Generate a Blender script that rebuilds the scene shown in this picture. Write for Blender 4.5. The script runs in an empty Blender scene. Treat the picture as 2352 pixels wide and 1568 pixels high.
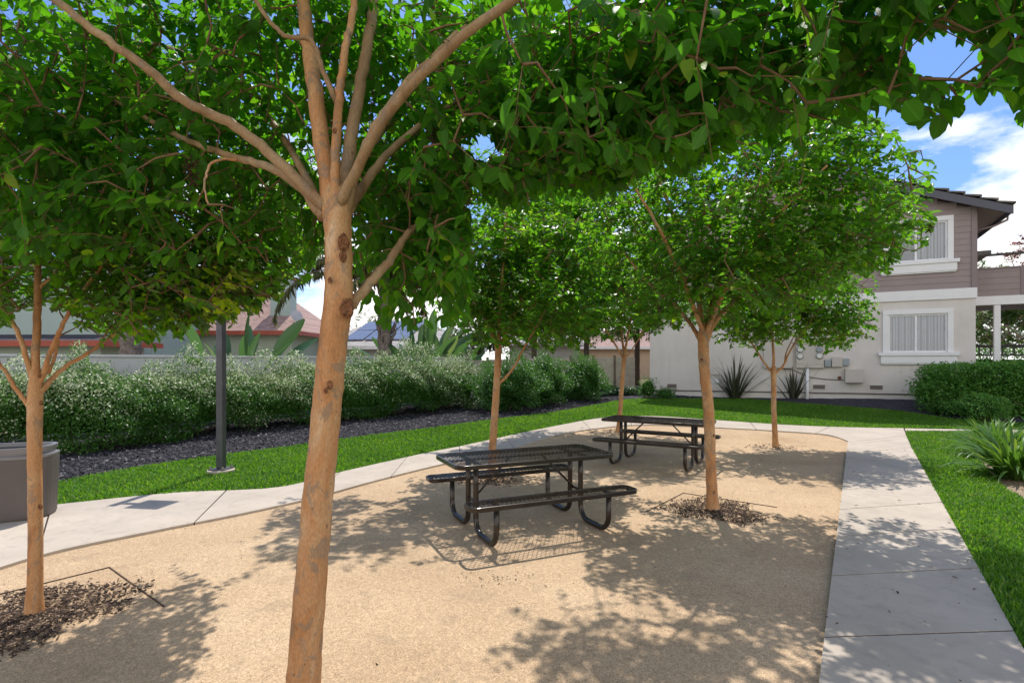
import bpy, bmesh, math, random
import numpy as np
from mathutils import Vector, Matrix
from mathutils.geometry import tessellate_polygon

R = math.radians
rng = np.random.default_rng(11)
random.seed(5)
SC = bpy.context.scene
COL = SC.collection

# ------------------------------------------------------------------ camera model (coordinates as read off the photo, 2352 px wide)
F, CX, HY, CAMH = 1250.0, 1176.0, 831.0, 1.75

def hgt(y):
    return 0.04 * min(max(y - 11.0, 0.0), 13.0)

def W(px, py, Y):
    return Vector(((px - CX) / F * Y, Y, CAMH - (py - HY) / F * Y))

def G(px, py, dz=0.0):
    t = (py - HY) / F
    Y = 10.0
    for _ in range(60):
        Y = 0.5 * Y + 0.5 * (CAMH - hgt(Y) - dz) / t
    return Vector(((px - CX) / F * Y, Y, hgt(Y) + dz))

def G2(lst, dz=0.0):
    return [G(a, b, dz).xy for a, b in lst]

# ------------------------------------------------------------------ object helpers
def tag(o, label=None, cat=None, group=None, kind=None):
    if label: o['label'] = label
    if cat: o['category'] = cat
    if group: o['group'] = group
    if kind: o['kind'] = kind
    return o

def empty(name, loc=(0, 0, 0), rz=0.0, label=None, cat=None, group=None):
    o = bpy.data.objects.new(name, None)
    COL.objects.link(o)
    o.location = loc
    o.rotation_euler = (0, 0, rz)
    o.empty_display_size = 0.2
    return tag(o, label, cat, group)

def link(name, me, mat, parent=None, smooth=False):
    o = bpy.data.objects.new(name, me)
    COL.objects.link(o)
    if mat: me.materials.append(mat)
    if smooth:
        me.polygons.foreach_set('use_smooth', np.ones(len(me.polygons), dtype=bool))
    if parent: o.parent = parent
    return o

def np_mesh(name, V, Fc, k, mat, parent=None, attrs=None, smooth=False):
    """V (n,3); Fc (m,k) all faces with k corners"""
    me = bpy.data.meshes.new(name)
    V = np.ascontiguousarray(V, dtype=np.float32)
    if parent is not None:
        V = V - np.array(off(parent), dtype=np.float32)
    me.vertices.add(len(V)); me.vertices.foreach_set('co', V.ravel())
    Fc = np.ascontiguousarray(Fc, dtype=np.int32)
    me.loops.add(Fc.size); me.loops.foreach_set('vertex_index', Fc.ravel())
    me.polygons.add(len(Fc)); me.polygons.foreach_set('loop_start', np.arange(0, Fc.size, k, dtype=np.int32))
    if attrs:
        for an, av in attrs.items():
            a = me.attributes.new(an, 'FLOAT', 'POINT')
            a.data.foreach_set('value', np.ascontiguousarray(av, dtype=np.float32))
    me.update(calc_edges=True)
    return link(name, me, mat, parent, smooth)

def off(p):
    v = Vector((0, 0, 0))
    while p is not None:
        v = v + p.location; p = p.parent
    return v

class MB:
    """collects shapes into ONE mesh"""
    def __init__(s): s.v = []; s.f = []
    def add(s, vs, fs):
        n = len(s.v); s.v += [tuple(x) for x in vs]; s.f += [tuple(i + n for i in q) for q in fs]
    def box(s, x0, x1, y0, y1, z0, z1):
        s.add([(x0, y0, z0), (x1, y0, z0), (x1, y1, z0), (x0, y1, z0), (x0, y0, z1), (x1, y0, z1), (x1, y1, z1), (x0, y1, z1)],
              [(3, 2, 1, 0), (4, 5, 6, 7), (0, 1, 5, 4), (1, 2, 6, 5), (2, 3, 7, 6), (3, 0, 4, 7)])
    def bar(s, a, b, w, h, up=(0, 0, 1)):
        a, b = Vector(a), Vector(b); d = (b - a).normalized()
        sd = d.cross(Vector(up)); sd = sd.normalized() if sd.length > 1e-5 else Vector((1, 0, 0))
        u = sd.cross(d)
        q = [(-1, -1), (1, -1), (1, 1), (-1, 1)]
        s.add([p + sd * (i * w / 2) + u * (j * h / 2) for p in (a, b) for i, j in q],
              [(3, 2, 1, 0), (4, 5, 6, 7), (0, 1, 5, 4), (1, 2, 6, 5), (2, 3, 7, 6), (3, 0, 4, 7)])
    def prism(s, poly, z0, z1):
        """poly: list of (x,y); convex or not; z0,z1 numbers"""
        n = len(poly)
        vs = [(p[0], p[1], z0) for p in poly] + [(p[0], p[1], z1) for p in poly]
        s.add(vs, [tuple(range(n - 1, -1, -1)), tuple(range(n, 2 * n))] + [(i, (i + 1) % n, n + (i + 1) % n, n + i) for i in range(n)])
    def tube(s, pts, rad, sides=8, cap=True, lump=0.0, rg=None):
        pts = [Vector(p) for p in pts]; n = len(pts)
        if not hasattr(rad, '__len__'): rad = [rad] * n
        t0 = (pts[1] - pts[0]).normalized()
        nrm = t0.orthogonal().normalized()
        vs = []
        for i in range(n):
            t = (pts[min(i + 1, n - 1)] - pts[max(i - 1, 0)]).normalized()
            nrm = (nrm - t * nrm.dot(t)).normalized(); b = t.cross(nrm)
            for k in range(sides):
                a = 2 * math.pi * k / sides
                r = rad[i] * (1 + (lump * (rg.random() - .5) if lump else 0))
                vs.append(pts[i] + (nrm * math.cos(a) + b * math.sin(a)) * r)
        fs = [(i * sides + k, i * sides + (k + 1) % sides, (i + 1) * sides + (k + 1) % sides, (i + 1) * sides + k) for i in range(n - 1) for k in range(sides)]
        if cap:
            fs.append(tuple(range(sides - 1, -1, -1))); fs.append(tuple(range((n - 1) * sides, n * sides)))
        s.add(vs, fs)
    def build(s, name, mat, parent=None, world=False, smooth=False, bevel=0.0, autosmooth=None):
        me = bpy.data.meshes.new(name)
        o3 = off(parent) if (world and parent is not None) else Vector((0, 0, 0))
        me.from_pydata([(x - o3.x, y - o3.y, z - o3.z) for x, y, z in s.v], [], s.f)
        me.update()
        o = link(name, me, mat, parent, smooth)
        if bevel:
            b = o.modifiers.new('bevel', 'BEVEL'); b.width = bevel; b.segments = 2; b.limit_method = 'ANGLE'; b.angle_limit = R(40)
        return o

def catmull(P, n):
    P = [Vector(p) for p in P]
    out = []
    for i in range(len(P) - 1):
        p0 = P[max(i - 1, 0)]; p1 = P[i]; p2 = P[i + 1]; p3 = P[min(i + 2, len(P) - 1)]
        for k in range(n):
            t = k / n
            out.append(0.5 * ((2 * p1) + (p2 - p0) * t + (2 * p0 - 5 * p1 + 4 * p2 - p3) * t * t + (3 * p1 - p0 - 3 * p2 + p3) * t ** 3))
    out.append(P[-1])
    return out

def lerpr(rs, n):
    out = []
    for i in range(len(rs) - 1):
        for k in range(n): out.append(rs[i] + (rs[i + 1] - rs[i]) * k / n)
    out.append(rs[-1])
    return out

# ------------------------------------------------------------------ materials
def node_mat(name):
    m = bpy.data.materials.new(name); m.use_nodes = True
    nt = m.node_tree; nt.nodes.clear()
    out = nt.nodes.new('ShaderNodeOutputMaterial')
    return m, nt, out

def N(nt, typ, **kw):
    n = nt.nodes.new(typ)
    for k, v in kw.items():
        if k.startswith('i_'):
            n.inputs[k[2:].replace('_', ' ')].default_value = v
        else: setattr(n, k, v)
    return n

def ramp(nt, fac, stops):
    r = nt.nodes.new('ShaderNodeValToRGB')
    e = r.color_ramp.elements
    while len(e) < len(stops): e.new(0.5)
    for i, (p, c) in enumerate(stops):
        e[i].position = p; e[i].color = (*c, 1) if len(c) == 3 else c
    nt.links.new(fac, r.inputs['Fac'])
    return r.outputs['Color']

def noise(nt, scale, detail=4, rough=.55, vec=None, dist=0.0):
    n = N(nt, 'ShaderNodeTexNoise'); n.inputs['Scale'].default_value = scale
    n.inputs['Detail'].default_value = detail; n.inputs['Roughness'].default_value = rough; n.inputs['Distortion'].default_value = dist
    if vec is not None: nt.links.new(vec, n.inputs['Vector'])
    return n.outputs['Fac']

def mix(nt, fac, a, b, mode='MIX'):
    m = N(nt, 'ShaderNodeMix', data_type='RGBA', blend_type=mode)
    for sock, v in ((0, fac), (6, a), (7, b)):
        if hasattr(v, 'is_output'): nt.links.new(v, m.inputs[sock])
        else: m.inputs[sock].default_value = v if not isinstance(v, tuple) or len(v) == 4 else (*v, 1)
    return m.outputs[2]

def bump(nt, h, strength=.3, dist=.01, normal=None):
    b = N(nt, 'ShaderNodeBump'); b.inputs['Strength'].default_value = strength; b.inputs['Distance'].default_value = dist
    nt.links.new(h, b.inputs['Height'])
    if normal is not None: nt.links.new(normal, b.inputs['Normal'])
    return b.outputs['Normal']

def coords(nt, kind='Object', scale=None):
    c = N(nt, 'ShaderNodeTexCoord').outputs[kind]
    if scale is None: return c
    m = N(nt, 'ShaderNodeMapping'); m.inputs['Scale'].default_value = scale
    nt.links.new(c, m.inputs['Vector'])
    return m.outputs['Vector']

def pbsdf(nt, out, color, rough=.6, metal=0.0, spec=.4, normal=None):
    p = N(nt, 'ShaderNodeBsdfPrincipled')
    for nm, v in (('Base Color', color), ('Roughness', rough), ('Metallic', metal), ('Specular IOR Level', spec)):
        if hasattr(v, 'is_output'): nt.links.new(v, p.inputs[nm])
        else: p.inputs[nm].default_value = (*v, 1) if isinstance(v, tuple) and len(v) == 3 else v
    if normal is not None: nt.links.new(normal, p.inputs['Normal'])
    if out is not None: nt.links.new(p.outputs[0], out.inputs['Surface'])
    return p

def simple(name, c, rough=.6, metal=0, spec=.4, var=.15, scale=3.0, bs=0.0, bscale=60, bd=.004):
    """plain material with mottled colour and optional bump"""
    m, nt, out = node_mat(name)
    v = coords(nt)
    n1 = noise(nt, scale, 6, .6, v)
    col = ramp(nt, n1, [(.3, tuple(x * (1 - var) for x in c)), (.7, tuple(min(1, x * (1 + var)) for x in c))])
    nr = bump(nt, noise(nt, bscale, 3, .6, v), bs, bd) if bs else None
    pbsdf(nt, out, col, rough, metal, spec, nr)
    return m

def leaf_mat(name, dark, mid, light, yellow, trans, tfac=.42, rough=.42, spec=.45, veins=False, back=None, hi=None):
    m, nt, out = node_mat(name)
    a = N(nt, 'ShaderNodeAttribute', attribute_name='tint').outputs['Fac']
    col = ramp(nt, a, [(0, dark), (.35, mid), (.72, light), (1, yellow)])
    if back is not None:
        bf = N(nt, 'ShaderNodeNewGeometry').outputs['Backfacing']
        col = mix(nt, bf, col, mix(nt, .6, col, back))
    nrm = None
    if veins:
        lu = N(nt, 'ShaderNodeAttribute', attribute_name='lu').outputs['Fac']
        lv = N(nt, 'ShaderNodeAttribute', attribute_name='lv').outputs['Fac']
        ab = N(nt, 'ShaderNodeMath', operation='ABSOLUTE'); nt.links.new(lv, ab.inputs[0])
        mr = N(nt, 'ShaderNodeMapRange'); nt.links.new(ab.outputs[0], mr.inputs[0])
        mr.inputs[1].default_value = .02; mr.inputs[2].default_value = .07; mr.inputs[3].default_value = 1; mr.inputs[4].default_value = 0
        q = N(nt, 'ShaderNodeMath', operation='MULTIPLY_ADD'); nt.links.new(ab.outputs[0], q.inputs[0]); q.inputs[1].default_value = -.45; nt.links.new(lu, q.inputs[2])
        q2 = N(nt, 'ShaderNodeMath', operation='MULTIPLY'); nt.links.new(q.outputs[0], q2.inputs[0]); q2.inputs[1].default_value = 8.0
        fr = N(nt, 'ShaderNodeMath', operation='PINGPONG'); nt.links.new(q2.outputs[0], fr.inputs[0]); fr.inputs[1].default_value = .5
        m2 = N(nt, 'ShaderNodeMapRange'); nt.links.new(fr.outputs[0], m2.inputs[0])
        m2.inputs[1].default_value = 0; m2.inputs[2].default_value = .09; m2.inputs[3].default_value = .6; m2.inputs[4].default_value = 0
        mx = N(nt, 'ShaderNodeMath', operation='MAXIMUM'); nt.links.new(mr.outputs[0], mx.inputs[0]); nt.links.new(m2.outputs[0], mx.inputs[1])
        vf = N(nt, 'ShaderNodeMath', operation='MULTIPLY'); nt.links.new(mx.outputs[0], vf.inputs[0]); vf.inputs[1].default_value = .45
        col = mix(nt, vf.outputs[0], col, tuple(min(1, x * 1.9 + .02) for x in light))
        nrm = bump(nt, mx.outputs[0], .25, .002)
    p = pbsdf(nt, None, col, rough, 0, spec, nrm)
    t = N(nt, 'ShaderNodeBsdfTranslucent')
    tc = mix(nt, 1.0, col, (*[x for x in trans], 1), 'MULTIPLY') if False else None
    tcol = ramp(nt, a, [(0, tuple(x * .75 for x in trans)), (.6, trans), (1, hi or tuple(min(1, x * 1.5) for x in (trans[0] * 1.6, trans[1], trans[2])))])
    nt.links.new(tcol, t.inputs['Color'])
    ms = N(nt, 'ShaderNodeMixShader'); ms.inputs[0].default_value = tfac
    nt.links.new(p.outputs[0], ms.inputs[1]); nt.links.new(t.outputs[0], ms.inputs[2])
    nt.links.new(ms.outputs[0], out.inputs['Surface'])
    return m

def bark_mat(name, cols=None):
    m, nt, out = node_mat(name)
    v = coords(nt, 'Object', (1, 1, .35))
    v2 = coords(nt, 'Object', (1, 1, .6))
    vr = coords(nt)
    n1 = noise(nt, 7.0, 5, .6, v, .6)
    col = ramp(nt, n1, cols or [(.30, (.32, .16, .075)), (.43, (.52, .24, .095)), (.56, (.57, .315, .15)), (.70, (.66, .45, .28))])
    n2 = noise(nt, 11.0, 6, .62, v2, 1.2)
    gm = ramp(nt, n2, [(.54, (0, 0, 0)), (.59, (1, 1, 1))])
    gf = N(nt, 'ShaderNodeMath', operation='MULTIPLY'); nt.links.new(gm, gf.inputs[0]); gf.inputs[1].default_value = .62
    col = mix(nt, gf.outputs[0], col, (.27, .205, .15, 1))
    n3 = noise(nt, 46.0, 3, .5, v2)
    sp = ramp(nt, n3, [(.69, (0, 0, 0)), (.74, (1, 1, 1))])
    sf = N(nt, 'ShaderNodeMath', operation='MULTIPLY'); nt.links.new(sp, sf.inputs[0]); sf.inputs[1].default_value = .75
    col = mix(nt, sf.outputs[0], col, (.10, .055, .03, 1))
    nf = noise(nt, 150.0, 3, .6, v)
    fine = ramp(nt, nf, [(.35, (.82, .82, .82)), (.65, (1.1, 1.1, 1.1))])
    col = mix(nt, 1.0, col, fine, 'MULTIPLY')
    nr = bump(nt, n2, .35, .012)
    nr = bump(nt, noise(nt, 70, 4, .6, v), .22, .003, nr)
    pbsdf(nt, out, col, .62, 0, .3, nr)
    return m

def dark_branch_mat(name, c):
    return simple(name, c, .75, 0, .25, .3, 14, .4, 60, .006)

def gravel_mat():
    m, nt, out = node_mat('decomposed_granite')
    v = coords(nt)
    big = noise(nt, .7, 5, .6, v)
    col = ramp(nt, big, [(.3, (.45, .325, .215)), (.55, (.55, .41, .28)), (.75, (.60, .465, .33))])
    vo = N(nt, 'ShaderNodeTexVoronoi'); vo.inputs['Scale'].default_value = 210; nt.links.new(v, vo.inputs['Vector'])
    gr = N(nt, 'ShaderNodeSeparateColor'); nt.links.new(vo.outputs['Color'], gr.inputs[0])
    gcol = ramp(nt, gr.outputs[0], [(0, (.34, .27, .22)), (.12, (.74, .70, .66)), (.55, (1, .98, .94)), (.86, (1.12, 1.08, 1.0)), (1, (1.5, 1.45, 1.4))])
    col = mix(nt, .85, col, gcol, 'MULTIPLY')
    v2_ = N(nt, 'ShaderNodeTexVoronoi'); v2_.inputs['Scale'].default_value = 75; nt.links.new(v, v2_.inputs['Vector'])
    g2_ = N(nt, 'ShaderNodeSeparateColor'); nt.links.new(v2_.outputs['Color'], g2_.inputs[0])
    col = mix(nt, .42, col, ramp(nt, g2_.outputs[1], [(0, (.55, .48, .42)), (.10, (.84, .82, .80)), (.5, (1, 1, 1)), (.88, (1.08, 1.07, 1.06)), (1, (1.45, 1.42, 1.4))]), 'MULTIPLY')
    mid = noise(nt, 26, 4, .7, v)
    col = mix(nt, .6, col, ramp(nt, mid, [(.3, (.78, .76, .74)), (.6, (1.06, 1.06, 1.05))]), 'MULTIPLY')
    st = noise(nt, 3.3, 5, .65, v, .4)
    sf = ramp(nt, st, [(.56, (0, 0, 0)), (.74, (.5, .5, .5))])
    col = mix(nt, sf, col, (.27, .20, .14, 1))
    nr = bump(nt, vo.outputs['Distance'], .5, .004)
    nr = bump(nt, noise(nt, 9, 5, .65, v), .35, .03, nr)
    pbsdf(nt, out, col, .93, 0, .15, nr)
    return m

def concrete_mat(name, c=(.50, .465, .43)):
    m, nt, out = node_mat(name)
    v = coords(nt)
    a = noise(nt, 1.1, 6, .65, v)
    col = ramp(nt, a, [(.3, tuple(x * .84 for x in c)), (.7, tuple(x * 1.08 for x in c))])
    st = noise(nt, 5.5, 6, .7, v, .8)
    col = mix(nt, ramp(nt, st, [(.50, (0, 0, 0)), (.75, (.75, .75, .75))]), col, tuple(x * .70 for x in c) + (1,))
    f = noise(nt, 240, 2, .6, v)
    col = mix(nt, .7, col, ramp(nt, f, [(.3, (.84, .84, .84)), (.7, (1.1, 1.1, 1.1))]), 'MULTIPLY')
    vo = N(nt, 'ShaderNodeTexVoronoi'); vo.inputs['Scale'].default_value = 5.0; nt.links.new(v, vo.inputs['Vector'])
    dk = ramp(nt, vo.outputs['Distance'], [(.03, (1, 1, 1)), (.05, (0, 0, 0))])
    df = N(nt, 'ShaderNodeMath', operation='MULTIPLY'); nt.links.new(dk, df.inputs[0]); df.inputs[1].default_value = .35
    col = mix(nt, df.outputs[0], col, tuple(x * .5 for x in c) + (1,))
    nr = bump(nt, f, .12, .002)
    pbsdf(nt, out, col, .85, 0, .25, nr)
    return m

def mulch_mat(name, c1, c2, c3):
    m, nt, out = node_mat(name)
    v = coords(nt)
    vo = N(nt, 'ShaderNodeTexVoronoi'); vo.inputs['Scale'].default_value = 38; nt.links.new(v, vo.inputs['Vector'])
    sp = N(nt, 'ShaderNodeSeparateColor'); nt.links.new(vo.outputs['Color'], sp.inputs[0])
    col = ramp(nt, sp.outputs[0], [(0, c1), (.6, c2), (1, c3)])
    col = mix(nt, .7, col, ramp(nt, noise(nt, 1.2, 5, .6, v), [(.3, (.7, .7, .7)), (.7, (1.2, 1.2, 1.2))]), 'MULTIPLY')
    nr = bump(nt, vo.outputs['Distance'], .9, .02)
    pbsdf(nt, out, col, .9, 0, .25, nr)
    return m

def chip_mat(name, stops):
    m, nt, out = node_mat(name)
    a = N(nt, 'ShaderNodeAttribute', attribute_name='tint').outputs['Fac']
    pbsdf(nt, out, ramp(nt, a, stops), .85, 0, .3)
    return m

def lawn_mat():
    m, nt, out = node_mat('lawn_turf')
    v = coords(nt)
    a = noise(nt, 45, 4, .7, v); b = noise(nt, 1.6, 4, .6, v)
    col = ramp(nt, a, [(.3, (.04, .10, .010)), (.7, (.095, .21, .018))])
    col = mix(nt, .7, col, ramp(nt, b, [(.3, (.75, .8, .7)), (.7, (1.2, 1.12, 1.0))]), 'MULTIPLY')
    pbsdf(nt, out, col, .8, 0, .2, bump(nt, a, .6, .02))
    return m

def shingle_mat(name, c, sc=(1, 1, 1)):
    m, nt, out = node_mat(name)
    v = coords(nt, 'Object')
    sx = N(nt, 'ShaderNodeSeparateXYZ'); nt.links.new(v, sx.inputs[0])
    cb = N(nt, 'ShaderNodeCombineXYZ')
    ad = N(nt, 'ShaderNodeMath', operation='ADD'); nt.links.new(sx.outputs[0], ad.inputs[0]); nt.links.new(sx.outputs[1], ad.inputs[1])
    mz = N(nt, 'ShaderNodeMath', operation='MULTIPLY'); nt.links.new(sx.outputs[2], mz.inputs[0]); mz.inputs[1].default_value = 2.0
    nt.links.new(sx.outputs[0], cb.inputs[0]); nt.links.new(mz.outputs[0], cb.inputs[1])
    bt = N(nt, 'ShaderNodeTexBrick'); nt.links.new(cb.outputs[0], bt.inputs['Vector'])
    bt.inputs['Scale'].default_value = 2.6; bt.inputs['Mortar Size'].default_value = .02
    bt.inputs['Color1'].default_value = (*tuple(x * .8 for x in c), 1); bt.inputs['Color2'].default_value = (*tuple(x * 1.15 for x in c), 1)
    bt.inputs['Mortar'].default_value = (*tuple(x * .45 for x in c), 1)
    col = mix(nt, .6, bt.outputs['Color'], ramp(nt, noise(nt, 3, 5, .6, v), [(.3, (.8, .8, .8)), (.7, (1.15, 1.15, 1.15))]), 'MULTIPLY')
    pbsdf(nt, out, col, .9, 0, .2, bump(nt, bt.outputs['Fac'], -.4, .02))
    return m

def glass_mat(name, tint=(.75, .82, .88)):
    m, nt, out = node_mat(name)
    fr = N(nt, 'ShaderNodeFresnel'); fr.inputs['IOR'].default_value = 1.6
    sc = N(nt, 'ShaderNodeMath', operation='MULTIPLY_ADD', use_clamp=True); nt.links.new(fr.outputs[0], sc.inputs[0]); sc.inputs[1].default_value = 1.6; sc.inputs[2].default_value = .10
    g = N(nt, 'ShaderNodeBsdfGlossy'); g.inputs['Roughness'].default_value = .03; g.inputs['Color'].default_value = (.9, .93, .97, 1)
    t = N(nt, 'ShaderNodeBsdfTransparent'); t.inputs['Color'].default_value = (*tint, 1)
    ms = N(nt, 'ShaderNodeMixShader'); nt.links.new(sc.outputs[0], ms.inputs[0]); nt.links.new(t.outputs[0], ms.inputs[1]); nt.links.new(g.outputs[0], ms.inputs[2])
    nt.links.new(ms.outputs[0], out.inputs['Surface'])
    return m

M = {}
M['bark'] = bark_mat('smooth_peeling_bark')
M['limb_bark'] = bark_mat('grey_tan_limb_bark', [(.30, (.19, .115, .06)), (.43, (.33, .20, .105)), (.56, (.39, .255, .14)), (.70, (.46, .33, .20))])
M['knot'] = simple('bark_scar', (.22, .10, .05), .9, 0, .15, .75, 55, .8, 120, .008)
M['twig'] = simple('twig_bark', (.20, .115, .065), .75, 0, .2, .3, 20)
M['leaf_near'] = leaf_mat('crape_leaf_near', (.018, .080, .006), (.032, .122, .009), (.060, .172, .013), (.26, .27, .02), (.17, .55, .012), .50, .52, .28, True, (.055, .13, .025))
M['leaf_mid'] = leaf_mat('crape_leaf', (.024, .095, .006), (.044, .148, .008), (.090, .205, .013), (.36, .33, .02), (.22, .58, .016), .50, .38, .40, False, (.055, .13, .025))
M['hedge'] = leaf_mat('hedge_leaf', (.034, .118, .013), (.060, .180, .020), (.105, .235, .035), (.76, .80, .54), (.16, .34, .05), .32, .38, .5, hi=(.62, .66, .42))  # pale end of the tint is painted sun gloss
M['shrub'] = leaf_mat('shrub_leaf', (.025, .085, .013), (.042, .14, .020), (.075, .195, .028), (.15, .26, .05), (.14, .38, .03), .30, .4, .45)
M['box_leaf'] = leaf_mat('clipped_hedge_leaf', (.04, .14, .022), (.065, .21, .030), (.11, .27, .040), (.18, .31, .06), (.18, .44, .05), .32, .42, .4)
M['ivy'] = leaf_mat('ivy_leaf', (.022, .070, .020), (.035, .105, .028), (.075, .17, .055), (.22, .33, .16), (.10, .26, .05), .25, .35, .5)
M['back_leaf'] = leaf_mat('background_leaf', (.020, .058, .012), (.038, .095, .018), (.075, .15, .025), (.17, .24, .05), (.15, .30, .04), .35, .5, .35)
M['red_leaf'] = leaf_mat('plum_leaf', (.06, .018, .018), (.10, .028, .025), (.16, .05, .035), (.2, .08, .04), (.3, .06, .05), .3, .45, .4)
M['grass'] = leaf_mat('grass_blade', (.035, .105, .007), (.070, .185, .011), (.115, .25, .018), (.30, .33, .08), (.20, .46, .02), .42, .5, .35)
M['flax'] = leaf_mat('flax_blade', (.05, .055, .040), (.085, .09, .06), (.13, .13, .09), (.22, .2, .13), (.14, .17, .06), .2, .4, .5)
M['agap'] = leaf_mat('strap_leaf', (.030, .095, .012), (.055, .145, .020), (.10, .21, .032), (.16, .28, .06), (.20, .42, .04), .3, .45, .4)
M['bop'] = leaf_mat('paddle_leaf', (.025, .075, .030), (.045, .115, .045), (.075, .155, .065), (.15, .23, .10), (.14, .30, .06), .3, .35, .5)
M['palmleaf'] = leaf_mat('palm_leaflet', (.06, .085, .035), (.11, .14, .06), (.20, .20, .10), (.33, .26, .13), (.25, .28, .08), .3, .45, .4)
M['seed'] = simple('dry_seed_capsule', (.085, .040, .028), .8, 0, .2, .4, 60)
M['gravel'] = gravel_mat()
M['concrete'] = concrete_mat('walk_concrete', (.51, .437, .365))
M['joint'] = simple('joint_filler', (.06, .05, .042), .95, 0, .1)
M['soil'] = mulch_mat('dark_mulch', (.022, .020, .026), (.050, .047, .056), (.11, .105, .115))
M['tan_soil'] = mulch_mat('tan_soil', (.24, .17, .11), (.34, .25, .17), (.42, .33, .24))
M['earth'] = simple('dry_earth', (.20, .16, .10), .95, 0, .1, .3, .6)
M['chips'] = chip_mat('mulch_chip', [(0, (.012, .011, .015)), (.5, (.034, .033, .041)), (.85, (.095, .092, .108)), (1, (.24, .22, .21))])
M['brown_chips'] = chip_mat('bark_chip', [(0, (.025, .018, .014)), (.45, (.08, .052, .038)), (.8, (.19, .125, .085)), (1, (.42, .30, .21))])
M['litter'] = chip_mat('leaf_litter', [(0, (.03, .018, .012)), (.5, (.11, .06, .03)), (.85, (.24, .15, .08)), (1, (.07, .10, .02))])
M['lawn'] = lawn_mat()
M['black_metal'] = simple('dark_bronze_metal', (.046, .036, .030), .22, .45, .6, .25, 8, .08, 260, .001)
M['lamp_metal'] = simple('lamp_post_paint', (.085, .085, .098), .38, .2, .5, .22, 6)
M['steel'] = simple('bolt_steel', (.35, .33, .30), .4, .8, .5)
M['lens'] = simple('lamp_lens', (.7, .7, .66), .3, 0, .5, .05)
M['bin'] = simple('bin_plastic', (.125, .105, .098), .55, 0, .35, .1, 3, .12, 160, .002)
M['bin_lid'] = simple('bin_lid_plastic', (.20, .19, .195), .38, 0, .5, .08)
M['bin_dark'] = simple('bin_opening', (.012, .012, .012), .9, 0, .1)
def stucco_mat(name, c):
    m, nt, out = node_mat(name)
    v = coords(nt); vs_ = coords(nt, 'Object', (2.6, 2.6, .22))
    col = ramp(nt, noise(nt, .8, 6, .62, v), [(.3, tuple(x * .90 for x in c)), (.7, tuple(x * 1.06 for x in c))])
    col = mix(nt, ramp(nt, noise(nt, 1.6, 6, .6, vs_), [(.52, (0, 0, 0)), (.75, (.34, .34, .34))]), col, tuple(x * .72 for x in c) + (1,))
    f = noise(nt, 90, 4, .65, v)
    col = mix(nt, .5, col, ramp(nt, f, [(.3, (.88, .88, .88)), (.7, (1.06, 1.06, 1.06))]), 'MULTIPLY')
    pbsdf(nt, out, col, .92, 0, .2, bump(nt, f, .45, .008))
    return m
M['stucco'] = stucco_mat('beige_stucco', (.69, .65, .615))
M['siding'] = simple('mauve_siding', (.305, .25, .243), .7, 0, .3, .06, 2, .1, 40)
M['white'] = simple('white_trim', (.78, .78, .79), .55, 0, .35, .03)
M['trimdark'] = simple('mauve_trim', (.25, .20, .20), .65, 0, .3, .05)
M['fascia'] = simple('slate_fascia', (.10, .10, .125), .6, 0, .3, .05)
M['tile'] = simple('roof_tile', (.15, .14, .125), .9, 0, .2, .35, 7, .5, 30, .01)
M['soffit'] = simple('soffit', (.36, .31, .28), .8, 0, .2, .05)
M['glass'] = glass_mat('window_glass')
M['blind'] = simple('blind_slat', (.62, .64, .66), .6, 0, .3, .06)
M['room'] = simple('dark_room', (.03, .032, .036), .9, 0, .1)
M['box'] = simple('meter_box', (.54, .50, .46), .55, 0, .35, .05)
M['greybox'] = simple('grey_conduit_box', (.30, .34, .37), .5, .1, .4, .05)
M['vent'] = simple('vent_screen', (.17, .14, .125), .8, 0, .2, .25, 60, .5, 200)
M['cable'] = simple('black_cable', (.12, .10, .09), .6)
M['copper'] = simple('rust_cap', (.16, .06, .03), .7)
M['deck_rail'] = simple('dark_rail', (.045, .038, .04), .5)
M['wall'] = stucco_mat('white_wall', (.58, .585, .59))
M['fence'] = simple('weathered_fence', (.40, .365, .30), .9, 0, .15, .18, 5, .3, 40)
M['fpost'] = simple('fence_post', (.16, .13, .10), .9, 0, .15, .2, 5)
M['sage'] = simple('sage_stucco', (.36, .42, .345), .9, 0, .2, .06, 1, .2, 60)
M['teal'] = simple('pale_teal_stucco', (.38, .47, .44), .9, 0, .2, .05, 1, .2, 60)
M['shingle'] = shingle_mat('pink_brown_shingle', (.40, .27, .235))
M['dshingle'] = shingle_mat('dark_shingle', (.075, .065, .075))
M['gshingle'] = shingle_mat('grey_shingle', (.42, .40, .38))
M['redfascia'] = simple('red_fascia', (.36, .085, .055), .6, 0, .3, .1)
M['solar'] = simple('solar_panel', (.20, .22, .27), .12, .3, .7, .15)
M['tanwall'] = simple('tan_wall', (.50, .38, .28), .9, 0, .2, .06)
M['grey_wall'] = simple('grey_house_wall', (.45, .45, .44), .9, 0, .2, .06)
M['palmtrunk'] = simple('palm_trunk', (.20, .165, .145), .95, 0, .1, .45, 9, .9, 14, .05)
M['dtrunk'] = simple('shade_tree_bark', (.11, .085, .065), .9, 0, .15, .3, 10, .5, 40)
M['ptrunk'] = simple('pale_tree_bark', (.38, .33, .27), .9, 0, .15, .2, 8, .3, 40)
M['edging'] = simple('edging_board', (.10, .07, .052), .9, 0, .15, .3, 8)
M['pink_stem'] = simple('shrub_stem', (.24, .17, .12), .9, 0, .15, .3, 20)
M['dish'] = simple('satellite_dish', (.42, .42, .43), .5)

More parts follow.
